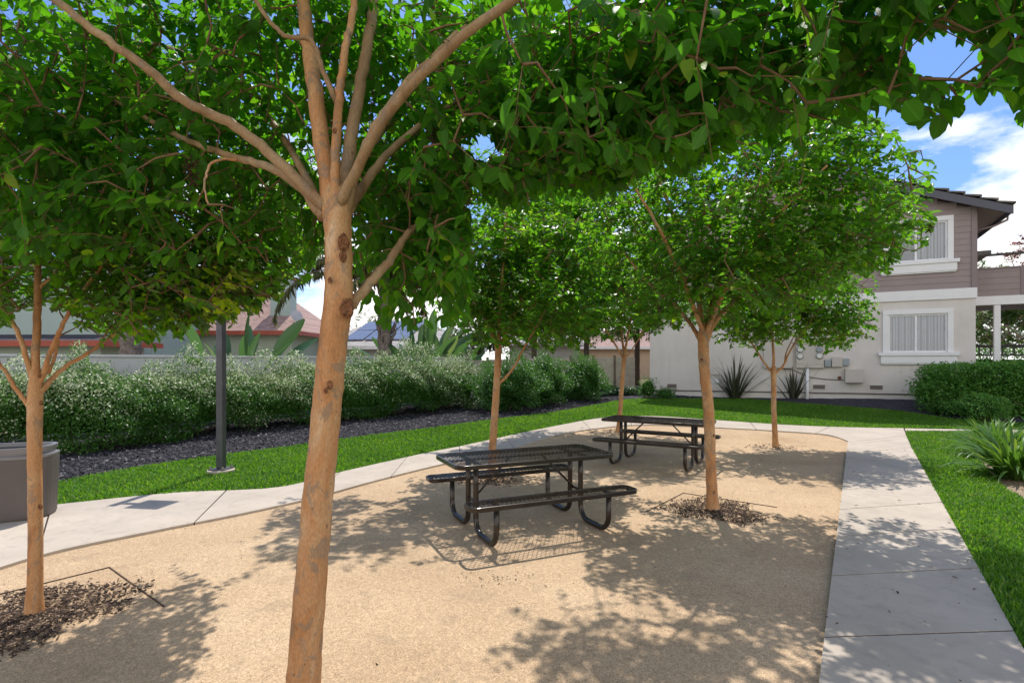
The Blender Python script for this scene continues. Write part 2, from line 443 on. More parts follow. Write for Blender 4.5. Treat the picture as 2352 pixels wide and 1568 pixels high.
# ------------------------------------------------------------------ leaves
def tmpl_near():
    ts = [.0, .15, .40, .66, .87, 1.0]; ws = [0, .30, .50, .48, .27, 0]
    v = [(0, 0, 0)]
    for t, w in list(zip(ts, ws))[1:5]:
        z = -.22 * t * t
        v += [(t, w, z + .11 * w * 2), (t, 0, z), (t, -w, z + .11 * w * 2)]
    v.append((1, 0, -.22))
    f = [(0, 2, 1, 1), (0, 3, 2, 2)]
    for i in range(3):
        a = 1 + 3 * i
        f += [(a, a + 1, a + 4, a + 3), (a + 1, a + 2, a + 5, a + 4)]
    f += [(10, 11, 13, 13), (11, 12, 13, 13)]
    return np.array(v), f
def tmpl_mid():
    v = [(0, 0, 0), (.30, .42, .08), (.30, -.42, .08), (.72, .38, .0), (.72, -.38, .0), (1, 0, -.14)]
    return np.array(v), [(0, 5, 3, 1), (0, 2, 4, 5)]
def tmpl_far():
    v = [(0, 0, 0), (.48, .5, .1), (1, 0, -.08), (.48, -.5, .1)]
    return np.array(v), [(0, 2, 1), (0, 3, 2)]
def tmpl_chip():
    v = [(-.5, -.5, 0), (.5, -.4, 0), (.5, .5, 0), (-.5, .35, 0), (-.45, -.4, .3), (.5, -.3, .25), (.42, .42, .3), (-.5, .3, .22)]
    return np.array(v, float), [(4, 5, 6, 7), (0, 1, 5, 4), (1, 2, 6, 5), (2, 3, 7, 6), (3, 0, 4, 7)]
NEAR, MID, FAR, CHIP = tmpl_near(), tmpl_mid(), tmpl_far(), tmpl_chip()

def nz(a):
    return a / np.maximum(np.linalg.norm(a, axis=1, keepdims=True), 1e-9)

def leaf_mesh(name, mat, P, D, U, L, wr, tint, T, parent=None, uv=False, smooth=False, curl=None):
    tv, tf = T
    D = nz(D); S = nz(np.cross(U, D)); U = np.cross(D, S)
    n = len(P); k = len(tv)
    L = np.broadcast_to(L, (n,)).reshape(n, 1, 1)
    wr = np.broadcast_to(wr, (n,)).reshape(n, 1, 1)
    V = (P[:, None, :] + L * (tv[None, :, 0:1] * D[:, None, :] + wr * tv[None, :, 1:2] * S[:, None, :] + tv[None, :, 2:3] * U[:, None, :] * (1.0 if curl is None else curl.reshape(n, 1, 1)))).reshape(-1, 3)
    at = {'tint': np.repeat(tint, k)}
    if uv:
        at['lu'] = np.tile(tv[:, 0], n); at['lv'] = np.tile(tv[:, 1], n)
    nf = len(tf[0])
    if any(len(set(q)) < len(q) for q in tf):       # template with triangles padded to quads: split into triangles
        tri = []
        for q in tf:
            if len(set(q)) == 4: tri += [(q[0], q[1], q[2]), (q[0], q[2], q[3])]
            else:
                u = list(dict.fromkeys(q)); tri.append(tuple(u))
        tf = tri; nf = 3
    Fc = (np.array(tf)[None] + (np.arange(n) * k)[:, None, None]).reshape(-1, nf)
    return np_mesh(name, V, Fc, nf, mat, parent, at, smooth)

def rdir(n, g):
    v = g.normal(size=(n, 3)); return nz(v)

# ------------------------------------------------------------------ trees
def in_ellipsoids(clumps, g, sub=0.32):
    """clumps: (center, radii, count, n_sub). Targets gathered round sub-centres so that the crown shows clumps and gaps."""
    out = []
    for c, r, cnt, ns in clumps:
        c = np.array(c); r = np.array(r)
        sc = rdir(ns, g) * (g.random((ns, 1)) ** .45) * np.where(g.random((ns, 1)) < .18, 1.28, 1.0) * r + c
        pick = g.integers(0, ns, cnt)
        p = sc[pick] + g.normal(size=(cnt, 3)) * sub * np.array([1, 1, .7])
        out.append(p)
    return np.concatenate(out)

def make_tree(name, base, trunk, limbs, clumps, label, cat, group, leaf_len, per, T, leafm, barkm, seed, keep=None, dens=1.0, limbm=(), uv=False,
              droop=.25, maxd=.85, sub=.3, sprig=.26, sides=12, twig_r=.0055, smooth=False, tintfn=None, wr=.62, knots=(), seeds=0, flare=1.35, hang=.0):
    g = np.random.default_rng(seed); rg = random.Random(seed)
    root = empty(name, base, 0, label, cat, group)
    mb = MB()
    pts, rad = trunk
    tp = catmull(pts, 10); tr = lerpr(rad, 10)
    tr = [r * (1 + (flare - 1) * math.exp(-(p.z - base.z) / .10)) for p, r in zip(tp, tr)]
    wob = [(rg.random() - .5) * .006 for _ in tp]
    tp = [p + Vector((w, -w * .6, 0)) for p, w in zip(tp, wob)]
    mb.tube(tp, tr, sides * 2, True, .05, rg)
    nodes = [list(p) for p in tp[int(len(tp) * .72):]]
    nrad = [.03] * len(nodes)
    for li, (lp, r0, r1) in enumerate(limbs):
        q = catmull(lp, 7); n = len(q)
        rr = [r0 + (r1 - r0) * (i / (n - 1)) ** .8 for i in range(n)]
        q = [q[0]] + [p + Vector([(rg.random() - .5) * .022 for _ in range(3)]) * (0.3 + 8 * r1) for p in q[1:]]
        q = [p + (p - q[0]) * 0 for p in q]
        lm_ = MB() if limbm else mb
        lm_.tube(q, rr, sides, True, .06, rg)
        if limbm: lm_.build('limb', M[limbm[li % len(limbm)]], root, True, True)
        nodes += [list(p) for p in q[3:]]; nrad += rr[3:]
    mb.build('trunk', barkm, root, True, True)
    tg = in_ellipsoids([(c, r, int(n * dens), k) for c, r, n, k in clumps], g, sub)
    if keep is not None: tg = tg[keep(tg)]
    c0 = np.array(tp[-1])
    tg = tg[np.argsort(np.linalg.norm(tg - c0, axis=1))]
    cap = len(nodes) + 3 * len(tg) + 5
    NA = np.zeros((cap, 3)); NA[:len(nodes)] = nodes; nn = len(nodes)
    tw = MB()
    LP, LD, LU, LT, LL = [], [], [], [], []
    clump_t = {}
    for t in tg:
        d = np.linalg.norm(NA[:nn] - t, axis=1)
        i = int(np.argmin(d)); a = NA[i].copy(); dist = d[i]
        if dist < .03 or dist > maxd: continue
        mid = (a + t) / 2 + g.normal(size=3) * .10 * dist + np.array([0, 0, .06 * dist])
        if keep is not None and not keep(np.array([mid, (mid + t) / 2])).all() and dist > .25: continue
        r = twig_r * (1 + 1.2 * min(dist, 1.0))
        ctrl = [a, mid, t]
        tw.tube(ctrl, [r, r * .75, r * .4], 4, False)
        NA[nn] = mid; NA[nn + 1] = t; nn += 2
        ax = t - mid; ax = ax / max(np.linalg.norm(ax), 1e-6)
        ax = ax + g.normal(size=3) * .45; ax[2] += .1 - hang; ax /= np.linalg.norm(ax)
        m = max(4, int(per * (.7 + .6 * g.random())))
        sl = sprig * (.7 + .6 * g.random())
        stub = keep is not None and not keep(np.array([t + ax * sl * .8]))[0]
        if stub: sl *= .25; m = max(4, m // 2)
        if not stub: tw.tube([t, t + ax * sl * .5, t + ax * sl + np.array([0, 0, -.05 * sl])], [r * .4, r * .3, r * .2], 3, False)
        s = np.linspace(-.35, 1.0, m) + g.normal(size=m) * .03
        pos = t[None] + ax[None] * (s * sl)[:, None]
        sd = np.cross(ax, [0, 0, 1.0]); sd = sd / max(np.linalg.norm(sd), .05)
        sign = np.where(np.arange(m) % 2 == 0, 1, -1)
        dr = ax[None] * .55 + sd[None] * sign[:, None] * .85 + g.normal(size=(m, 3)) * .28
        dr[:, 2] -= droop + .2 * g.random(m) + hang * .6
        up = np.array([0, 0, 1.0])[None] + g.normal(size=(m, 3)) * .38
        LP.append(pos); LD.append(dr); LU.append(up)
        LL.append(leaf_len * (.48 + .62 * g.random(m)) * np.where(s > .85, .8, 1))
        base_t = .34 + .20 * g.normal()
        tt = np.clip(base_t + g.normal(size=m) * .15, 0, .85); tt = np.where(g.random(m) < .015, .95, tt)
        if tintfn is not None: tt = tintfn(pos, tt)
        LT.append(tt)
    tw.build('twigs', M['twig'], root, True, True)
    LP = np.concatenate(LP); LD = np.concatenate(LD); LU = np.concatenate(LU); LT = np.concatenate(LT); LL = np.concatenate(LL)
    if keep is not None:
        k = keep(LP + nz(LD) * .04); LP, LD, LU, LT, LL = LP[k], LD[k], LU[k], LT[k], LL[k]
    leaf_mesh('crown', leafm, LP, LD, LU, LL, wr * (.78 + .42 * g.random(len(LP))), LT, T, root, uv, smooth, .9 + .9 * g.normal(size=len(LP)))
    for (kp, kr, kn) in knots:
        knot(root, kp, kr, kn, rg)
    if seeds:
        for si in range(seeds):
            far_ = tg[np.linalg.norm(tg - np.array([0, 0, CAMH]), axis=1) > 2.6]
            p = far_[g.integers(0, len(far_))]
            seed_cluster(root, Vector(p), .085, 70, g)
    return root

def knot(root, p, r, nrm, rg):
    """raised oval scar left by a pruned branch"""
    mb = MB(); p = Vector(p); nrm = Vector(nrm).normalized()
    a = nrm.orthogonal().normalized(); b = nrm.cross(a)
    up = Vector((0, 0, 1)); b = (up - nrm * up.dot(nrm)).normalized(); a = nrm.cross(b)
    rings = [(1.15, -.35), (.95, .05), (.70, .16), (.46, .0), (.15, -.12)]
    n = 12; vs = []
    for rr, h in rings:
        for k in range(n):
            an = 2 * math.pi * k / n; q = rr * r * (1 + .38 * (rg.random() - .5))
            vs.append(p + a * math.cos(an) * q * .75 + b * math.sin(an) * q * 1.15 + nrm * h * r)
    fs = [(i * n + k, i * n + (k + 1) % n, (i + 1) * n + (k + 1) % n, (i + 1) * n + k) for i in range(len(rings) - 1) for k in range(n)]
    fs.append(tuple(range((len(rings) - 1) * n, len(rings) * n)))
    mb.add(vs, fs)
    mb.build('knot', M['knot'], root, True, True)

OCT = [(1, 0, 0), (-1, 0, 0), (0, 1, 0), (0, -1, 0), (0, 0, 1), (0, 0, -1)]
OCF = [(0, 2, 4), (2, 1, 4), (1, 3, 4), (3, 0, 4), (2, 0, 5), (1, 2, 5), (3, 1, 5), (0, 3, 5)]
def seed_cluster(root, p, s, n, g):
    mb = MB()
    for k in range(n):
        u = rdir(1, g)[0] * s * g.random() ** .5 * np.array([.6, .6, 1.1])
        q = Vector(p) + Vector(u); r = .004 + .0025 * g.random()
        mb.add([(q.x + r * a, q.y + r * b, q.z + r * c) for a, b, c in OCT], OCF)
        mb.tube([Vector(p) + Vector((0, 0, u[2] * .6)), q], [.0018, .0012], 3, False)
    mb.build('seed_cluster', M['seed'], root, True, True)

TG = 'crape myrtles planted in two rows on the gravel court'

# ---- main tree, close to the camera
YM = 2.6
def m(px, py, dy=0.0): return W(px, py, YM + dy)
base = Vector((m(690, 1568).x, YM, 0))
def not_near(P):
    d = P - np.array([0, 0, CAMH])
    r = np.linalg.norm(d, axis=1)
    Y = np.maximum(P[:, 1], .05)
    px = CX + P[:, 0] / Y * F; py = HY - (P[:, 2] - CAMH) / Y * F
    # pruned clear round the fork (leaves there grow behind the limbs, not between them and the walk)
    fork = (P[:, 1] < YM + .22) & (P[:, 1] > 0) & (px > 560) & (px < 930) & (py > 40) & (py < 900)
    lf = (P[:, 1] < YM + .08) & (P[:, 1] > 0) & (px > 60) & (px < 770) & (py > -60) & (py < 640)
    low = (P[:, 1] > 0) & (P[:, 2] < 1.75 + (.46 + .10 * np.sin(P[:, 0] * 3)) - .16 * ((P[:, 1] > 2.8) & (P[:, 0] > -.85) & (P[:, 0] < .15)))
    cut = (P[:, 1] > 0) & (px > 1080) & (py > np.interp(px, [1080, 1250, 1450, 1650, 1850], [440, 450, 410, 350, 310]) + 28 * np.sin(px * .031 + P[:, 1] * 3))
    cut2 = (P[:, 1] > 0) & (px > 1850) & (py > 270 + 30 * np.sin(px * .03))
    gap = (P[:, 1] > 0) & (((px - 2170) / 95) ** 2 + ((py - 130) / 55) ** 2 < 1)
    gap |= (P[:, 1] > 0) & (((px - 2275) / 60) ** 2 + ((py - 260) / 50) ** 2 < 1)
    gap2 = (P[:, 1] > 0) & (((px - 1115) / 62) ** 2 + ((py - 340) / 36) ** 2 < .9 + .55 * np.sin(px * .11 + P[:, 1] * 9) * np.sin(py * .13))
    sw = (P[:, 1] > 0) & (px < 560) & (py > 600)
    return (r > 1.35) & ~fork & ~lf & ~low & ~cut & ~cut2 & ~gap & ~gap2 & ~sw
limbs = [
    ([m(748, 480), m(640, 372, -.05), m(540, 290, -.12), m(430, 235, -.2), m(340, 160, -.26), m(230, 80, -.3), m(100, -20, -.35), m(-80, -160, -.4)], .028, .014),
    ([m(742, 500), m(690, 430, .06), m(620, 385, .12), m(540, 362, .2), m(450, 330, .28), m(380, 298, .36), m(290, 245, .45), m(180, 190, .6)], .027, .010),
    ([m(764, 500), m(742, 340, .05), m(716, 160, .1), m(702, 50, .14), m(690, -90, .18), m(690, -300, .2)], .046, .026),
    ([m(768, 470, -.02), m(772, 330, -.02), m(780, 210, -.02), m(793, 120, 0), m(806, 50, 0), m(826, -80, 0), m(850, -260, -.1)], .024, .014),
    ([m(782, 480, .02), m(806, 320, .1), m(830, 180, .18), m(852, 60, .25), m(862, -30, .3), m(880, -250, .4)], .035, .022),
    ([m(792, 490), m(824, 380, -.03), m(862, 292, -.06), m(936, 190, -.1), m(1000, 128, -.15), m(1060, 72, -.2), m(1170, 10, -.25), m(1330, -90, -.3), m(1600, -110, -.55), m(1950, -60, -.85)], .025, .008),
    ([m(796, 490, .03), m(850, 405, .12), m(910, 335, .25), m(1000, 262, .4), m(1100, 205, .5), m(1240, 130, .6)], .028, .011),
    ([m(776, 735, .02), m(800, 708, .02), m(850, 650, .08), m(900, 592, .15), m(932, 540, .22), m(966, 510, .28), m(1020, 440, .4)], .030, .014),
    ([m(772, 235, -.02), m(742, 165, -.04), m(715, 95, -.07), m(660, 84, -.09), m(630, 62, -.1), m(585, 0, -.14), m(540, -80, -.2)], .014, .008),
    ([m(545, 366, .18), m(490, 372, .15), m(470, 420, .12), m(478, 470, .1)], .008, .004),
    ([m(780, 470, -.03), m(900, 250, -.35), m(1150, 20, -.75), m(1500, -150, -1.0), m(1900, -200, -1.1)], .026, .010),
    ([m(780, 470, .05), m(900, 280, .7), m(1050, 180, 1.3), m(1300, 150, 1.7)], .022, .008),
    ([m(742, 480, .0), m(600, 250, .8), m(420, 120, 1.1), m(250, 90, 1.4)], .022, .008),
]
LIMBS = ('limb_bark', 'limb_bark', 'bark', 'bark', 'limb_bark', 'limb_bark', 'limb_bark', 'limb_bark', 'limb_bark', 'bark', 'limb_bark', 'limb_bark', 'limb_bark', 'limb_bark')
knots = [(m(789, 555, -.075), .030, (.45, -1, 0)), (m(789, 588, -.07), .02, (.5, -1, 0)), (m(797, 706, -.07), .036, (.35, -1, .1)),
         (m(757, 644, -.092), .012, (-.1, -1, 0)), (m(757, 884, -.093), .017, (-.1, -1, 0)), (m(748, 897, -.095), .012, (-.1, -1, 0)),
         (m(768, 300, -.05), .011, (0, -1, 0)), (m(718, 240, .045), .013, (.1, -1, 0))]
make_tree('crape_myrtle', base,
          ([Vector((base.x - .01, YM, -.06)), m(696, 1568), m(716, 1310), m(744, 1000), m(764, 800), m(776, 690), m(777, 560), m(773, 470), m(770, 430, .03)],
           [.082, .077, .073, .068, .066, .066, .062, .066, .048]),
          limbs,
          [((-1.9, 3.1, 3.35), (1.5, .75, .95), 760, 46), ((-.3, 3.5, 3.3), (1.1, .7, .95), 620, 38), ((.6, 2.7, 3.1), (.9, .8, .6), 470, 30),
           ((1.25, 2.1, 3.05), (1.0, .6, .5), 480, 30), ((-.32, 3.0, 2.55), (.38, .35, .30), 150, 9), ((-.30, 3.15, 2.32), (.5, .35, .2), 190, 12), ((1.95, 1.75, 2.95), (.5, .3, .3), 60, 8),
           ((.2, 2.9, 2.98), (.75, .5, .32), 300, 18), ((.9, 2.9, 3.0), (.5, .4, .3), 140, 9), ((.12, 3.3, 2.85), (.45, .35, .25), 170, 10), ((-.6, 1.2, 4.3), (2.2, 1.6, .7), 120, 16), ((-1.5, 2.9, 4.3), (1.7, 1.1, .5), 110, 14), ((1.75, 1.75, 2.75), (.35, .25, .2), 40, 6), ((-2.3, 2.9, 2.7), (.9, .4, .35), 170, 12)],
          'large orange barked crape myrtle nearest the viewer, its branches arching overhead', 'tree', TG,
          .094, 10, NEAR, M['leaf_near'], M['bark'], 3, keep=not_near, dens=1.1, limbm=LIMBS, uv=True, smooth=True, sub=.2, sprig=.26, sides=12, knots=knots, seeds=12, droop=.35, wr=.53, hang=.15)

# ---- the other crape myrtles
def tree_from(px, py, name_label, Ytop, trunk_px, limb_px, clumps, n_seed, **kw):
    pass

# tree beside the bin
b2 = G(78, 1408); Y2 = b2.y
def t2(px, py, dy=0.0): return W(px, py, Y2 + dy)
def k2(P):
    Y = P[:, 1]; px = CX + P[:, 0] / Y * F; py = HY - (P[:, 2] - CAMH) / Y * F
    fork = (px > 30) & (px < 150) & (py > 715)
    win = (px > 60) & (px < 110) & (py > 610) & (Y < Y2 + .15)
    low = py > np.interp(px, [-200, 0, 60, 120, 200, 270, 340, 420, 500, 600, 700], [760, 750, 735, 700, 770, 808, 795, 760, 750, 705, 640]) + 14 * np.sin(px * .11)
    rgt = px > 745 - .75 * np.maximum(py - 600, 0) + 20 * np.sin(py * .06)
    return ~fork & ~win & ~low & ~rgt & (np.linalg.norm(P - np.array([0, 0, CAMH]), axis=1) > 1.5)
def yel2(P, t):
    c = np.array(t2(508, 660, -.3)); d = np.linalg.norm((P - c) * np.array([1, .5, 1]), axis=1)
    return np.where(d < .19, .97, t)
make_tree('crape_myrtle', b2,
          ([b2 + Vector((0, 0, -.05)), t2(82, 1250), t2(80, 1100), t2(80, 960), t2(82, 890), t2(84, 850)], [.046, .042, .041, .044, .045, .034]),
          [([t2(82, 880), t2(84, 760), t2(86, 640), t2(88, 500), t2(92, 320)], 0.0281, 0.0148),
           ([t2(75, 880), t2(55, 800, -.05), t2(30, 740, -.1), t2(-5, 690, -.15), t2(-60, 560, -.2)], 0.0187, 0.0098),
           ([t2(68, 935), t2(35, 890, -.05), t2(10, 850, -.1), t2(-30, 800, -.2)], 0.0156, 0.0098),
           ([t2(92, 880), t2(120, 800, -.03), t2(150, 735, -.06), t2(195, 660, -.1), t2(270, 570, -.15), t2(330, 450, -.2)], 0.0179, 0.0098),
           ([t2(96, 900), t2(120, 868, .06), t2(160, 836, .12), t2(230, 792, .2), t2(300, 740, .28), t2(400, 690, .4), t2(520, 610, .5)], 0.0187, 0.0082),
           ([t2(112, 858, .05), t2(126, 815, .08), t2(136, 770, .1)], 0.0125, 0.0090),
           ([t2(92, 660, .0), t2(130, 610, -.02), t2(60, 560, .3)], 0.0094, 0.0049)],
          [((-2.9, 3.9, 3.0), (1.25, .9, .75), 640, 44), ((-2.3, 4.1, 2.5), (.72, .6, .42), 330, 20), ((-3.5, 4.0, 2.9), (.8, .7, .7), 300, 22), ((-2.2, 4.2, 3.3), (.7, .7, .6), 240, 16),
           ((-2.95, 4.5, 4.1), (1.0, .9, .6), 160, 16), ((-1.95, 4.5, 2.75), (.5, .45, .4), 240, 16), (tuple(t2(508, 660, -.3)), (.05, .05, .10), 40, 5), ((-2.9, 4.1, 2.2), (.75, .5, .28), 330, 20), ((-2.2, 4.3, 2.25), (.5, .4, .25), 220, 12), ((-3.75, 3.9, 2.25), (.45, .5, .3), 170, 10), ((-2.3, 5.3, 3.1), (.85, .8, .6), 330, 22), ((-2.75, 4.0, 2.15), (.7, .5, .25), 150, 12)],
          'slim crape myrtle with five forking limbs beside the grey litter bin', 'tree', TG,
          .080, 10, MID, M['leaf_mid'], M['bark'], 21, keep=k2, dens=.8, sub=.18, sprig=.24, sides=10, seeds=4, droop=.35, tintfn=yel2,
          knots=[(t2(94, 925, -.06), .014, (.4, -1, 0)), (t2(90, 862, -.05), .014, (.2, -1, 0)), (t2(92, 1163, -.055), .016, (.5, -1, 0))])

# tree in the square bed by the right walk
b3 = G(1637, 1170); Y3 = b3.y
def t3(px, py, dy=0.0): return W(px, py, Y3 + dy)
def k3(P):
    Y = P[:, 1]; px = CX + P[:, 0] / Y * F; py = HY - (P[:, 2] - CAMH) / Y * F
    bot = np.interp(px, [1380, 1460, 1540, 1600, 1640, 1700, 1800, 1900, 2000, 2080, 2180], [700, 745, 765, 730, 735, 760, 730, 700, 640, 590, 520]) + 14 * np.sin(px * .09)
    top = np.interp(px, [1380, 1500, 1800, 2000, 2100, 2180], [-400, -400, 180, 260, 330, 400])
    return (py < bot) & (py > top) & (px < 2150) & ((px > 1330) | ((py < 330) & (px > 1200)))
make_tree('crape_myrtle', b3,
          ([b3 + Vector((0, 0, -.05)), t3(1632, 1060), t3(1628, 950), t3(1618, 850), t3(1616, 780), t3(1617, 755)], [.066, .060, .062, .061, .065, .054]),
          [([t3(1620, 790), t3(1640, 740), t3(1690, 690, -.1), t3(1760, 620, -.2), t3(1840, 560, -.3), t3(1940, 500, -.4)], .040, .015),
           ([t3(1612, 790), t3(1590, 750, .1), t3(1550, 700, .2), t3(1480, 640, .3), t3(1420, 560, .4)], .030, .011),
           ([t3(1616, 775), t3(1600, 660, .2), t3(1580, 560, .3), t3(1540, 480, .35), t3(1510, 400, .4)], .040, .014),
           ([t3(1590, 600, .25), t3(1620, 530, .2), t3(1680, 450, .15), t3(1740, 370, .1)], .024, .010),
           ([t3(1618, 775), t3(1650, 640, .4), t3(1690, 520, .5), t3(1760, 420, .6), t3(1850, 330, .7)], .036, .013),
           ([t3(1618, 770), t3(1560, 620, -.5), t3(1500, 500, -.8), t3(1450, 420, -1.0)], .030, .010),
           ([t3(1618, 770), t3(1700, 600, -.6), t3(1800, 480, -1.0), t3(1900, 380, -1.2)], .030, .010)],
          [((2.9, 6.4, 3.35), (1.9, 1.6, 1.15), 1500, 84), ((1.7, 6.9, 3.6), (.9, .8, .9), 330, 20), ((2.1, 6.2, 2.8), (1.05, 1.0, .7), 560, 30), ((3.9, 6.3, 3.1), (.95, .9, .8), 480, 26), ((2.8, 6.5, 4.4), (1.4, 1.3, .8), 520, 34),
           ((2.6, 5.6, 3.0), (1.2, .8, .6), 340, 20), ((2.3, 5.5, 4.9), (1.5, 1.1, .6), 260, 22), ((1.05, 5.8, 4.6), (.7, .7, .5), 260, 18), ((3.3, 5.4, 4.1), (.9, .8, .6), 300, 18)],
          'crape myrtle growing from the mulch square beside the straight concrete walk', 'tree', TG,
          .096, 12, MID, M['leaf_mid'], M['bark'], 33, keep=k3, dens=.50, sub=.20, sprig=.25, sides=10, seeds=9, droop=.3,
          knots=[(t3(1612, 826, -.07), .016, (-.2, -1, 0)), (t3(1640, 1000, -.068), .013, (.3, -1, 0)), (t3(1641, 1130, -.07), .013, (.3, -1, 0))])

# tree behind the nearer table
b4 = G(1128, 1100); Y4 = b4.y
def t4(px, py, dy=0.0): return W(px, py, Y4 + dy)
def k4(P):
    Y = P[:, 1]; px = CX + P[:, 0] / Y * F; py = HY - (P[:, 2] - CAMH) / Y * F
    bot = np.interp(px, [960, 1030, 1080, 1130, 1200, 1300, 1400], [690, 760, 812, 800, 808, 800, 760]) + 12 * np.sin(px * .11)
    return (py < bot) & ((px > 985 + 25 * np.sin(py * .05)) | ((py < 540) & (px > 820)))
make_tree('crape_myrtle', b4,
          ([b4 + Vector((0, 0, -.05)), t4(1133, 1000), t4(1140, 900), t4(1144, 820), t4(1146, 790)], [.060, .055, .053, .052, .042]),
          [([t4(1144, 880), t4(1160, 868), t4(1185, 835, -.05), t4(1200, 805, -.1), t4(1260, 700, -.2)], .026, .012),
           ([t4(1145, 810), t4(1120, 740, .05), t4(1080, 680, .1), t4(1040, 600, .2), t4(1010, 520, .3)], .030, .011),
           ([t4(1146, 800), t4(1150, 680, .1), t4(1160, 560, .15), t4(1165, 400, .2)], .036, .014),
           ([t4(1146, 800), t4(1190, 700, .2), t4(1250, 600, .4), t4(1330, 500, .5)], .030, .010)],
          [((.25, 8.6, 3.2), (1.35, 1.2, .95), 1300, 62), ((.5, 8.3, 2.5), (1.1, 1.0, .6), 700, 34), ((-.55, 8.3, 2.9), (.6, .8, .8), 380, 22)  , ((.3, 9.5, 4.5), (1.4, .7, 1.0), 620, 34), ((-1.4, 8.3, 4.5), (.9, .9, .6), 340, 24)],
          'crape myrtle standing behind the nearer picnic table with one low curved side limb', 'tree', TG,
          .100, 12, MID, M['leaf_mid'], M['bark'], 44, keep=k4, dens=.66, sub=.20, sprig=.25, sides=9, seeds=3)

# tree behind the farther table
b5 = G(1420, 992); Y5 = b5.y
def t5(px, py, dy=0.0): return W(px, py, Y5 + dy)
def k5(P):
    Y = P[:, 1]; px = CX + P[:, 0] / Y * F; py = HY - (P[:, 2] - CAMH) / Y * F
    bot = np.interp(px, [1190, 1250, 1330, 1430, 1500, 1560], [790, 800, 795, 775, 770, 740]) + 10 * np.sin(px * .13)
    return (py < bot) & ((px > 1180) | ((py < 560) & (px > 1020))) & (px < 1580)
make_tree('crape_myrtle', b5,
          ([b5 + Vector((0, 0, -.05)), t5(1426, 920), t5(1430, 860), t5(1434, 815)], [.058, .053, .052, .050]),
          [([t5(1434, 822), t5(1428, 770, .1), t5(1415, 660, .2), t5(1390, 520, .4)], .036, .012),
           ([t5(1434, 822), t5(1442, 770, 0), t5(1465, 660, 0), t5(1500, 540, .1)], .036, .012),
           ([t5(1434, 825), t5(1450, 805), t5(1490, 740, -.2)], .020, .010),
           ([t5(1432, 822), t5(1380, 740, -.2), t5(1300, 640, -.3)], .028, .010)],
          [((2.0, Y5 + .2, 4.2), (1.9, 1.7, 1.8), 1700, 80), ((1.5, Y5, 2.9), (1.3, 1.1, .75), 620, 30), ((2.9, Y5, 3.0), (1.1, 1.0, .75), 480, 24), ((2.2, Y5, 6.0), (1.5, 1.4, .9), 620, 30), ((1.2, Y5, 5.2), (1.1, 1.2, .9), 520, 26), ((.2, Y5 + .3, 4.9), (1.0, 1.0, 1.0), 620, 30)],
          'crape myrtle rising behind the farther picnic table at the lawn edge', 'tree', TG,
          .125, 12, FAR, M['leaf_mid'], M['bark'], 55, keep=k5, dens=.85, sub=.23, sprig=.27, sides=8, seeds=4)

# tree near the far corner of the court
b6 = G(1782, 1026); Y6 = b6.y
def t6(px, py, dy=0.0): return W(px, py, Y6 + dy)
def k6(P):
    Y = P[:, 1]; px = CX + P[:, 0] / Y * F; py = HY - (P[:, 2] - CAMH) / Y * F
    bot = np.interp(px, [1590, 1650, 1700, 1760, 1800, 1860, 1940, 2010, 2060], [740, 790, 830, 800, 775, 800, 808, 770, 700]) + 12 * np.sin(px * .12)
    return (py < bot) & (px < 2020 - .3 * np.maximum(0, 640 - py)) & (py > 430) & (px > 1560)
make_tree('crape_myrtle', b6,
          ([b6 + Vector((0, 0, -.05)), t6(1778, 960), t6(1777, 900), t6(1777, 860), t6(1777, 842)], [.055, .050, .049, .053, .044]),
          [([t6(1777, 858), t6(1776, 800), t6(1772, 740, .1), t6(1770, 620, .2)], .034, .014),
           ([t6(1775, 858), t6(1755, 832, .05), t6(1728, 790, .1), t6(1690, 740, .2), t6(1640, 660, .3)], .026, .010),
           ([t6(1780, 858), t6(1800, 838, -.05), t6(1815, 805, -.1), t6(1860, 740, -.2), t6(1920, 660, -.3)], .030, .011),
           ([t6(1803, 830, -.05), t6(1806, 808, .05), t6(1830, 760, .15)], .018, .010)],
          [((5.35, Y6, 3.2), (1.55, 1.4, .95), 1250, 60), ((6.2, Y6 - .1, 2.5), (.9, .8, .5), 480, 24), ((4.6, Y6, 2.6), (.9, .8, .5), 380, 20), ((5.3, Y6 + .2, 4.0), (1.3, 1.1, .6), 330, 20)],
          'crape myrtle with a three way fork in front of the electric meters', 'tree', TG,
          .112, 12, FAR, M['leaf_mid'], M['bark'], 66, keep=k6, dens=.7, sub=.21, sprig=.26, sides=8, seeds=3)

# ------------------------------------------------------------------ ground sheets
def sheet(name, poly, dz, mat, kind='structure', thick=0.0, wave=0.0):
    """flat polygon laid on the gently rising ground"""
    bm = bmesh.new()
    P = [Vector((p[0], p[1], 0)) for p in poly]
    vs = [bm.verts.new(p) for p in P]
    for t in tessellate_polygon([P]):
        try: bm.faces.new([vs[i] for i in t])
        except ValueError: pass
    for y in (11.0, 24.0):
        bmesh.ops.bisect_plane(bm, geom=bm.verts[:] + bm.edges[:] + bm.faces[:], plane_co=(0, y, 0), plane_no=(0, 1, 0))
    bmesh.ops.recalc_face_normals(bm, faces=bm.faces[:])
    for f in bm.faces:
        if f.normal.z < 0: f.normal_flip()
    for v in bm.verts: v.co.z = hgt(v.co.y) + dz
    if thick:
        r = bmesh.ops.extrude_face_region(bm, geom=bm.faces[:])
        for e in r['geom']:
            if isinstance(e, bmesh.types.BMVert): e.co.z -= 0
        top = set(e for e in r['geom'] if isinstance(e, bmesh.types.BMVert))
        for v in bm.verts:
            if v not in top: v.co.z -= thick
        bmesh.ops.recalc_face_normals(bm, faces=bm.faces[:])
    me = bpy.data.meshes.new(name); bm.to_mesh(me); bm.free()
    o = link(name, me, mat)
    if kind: o['kind'] = kind
    return o

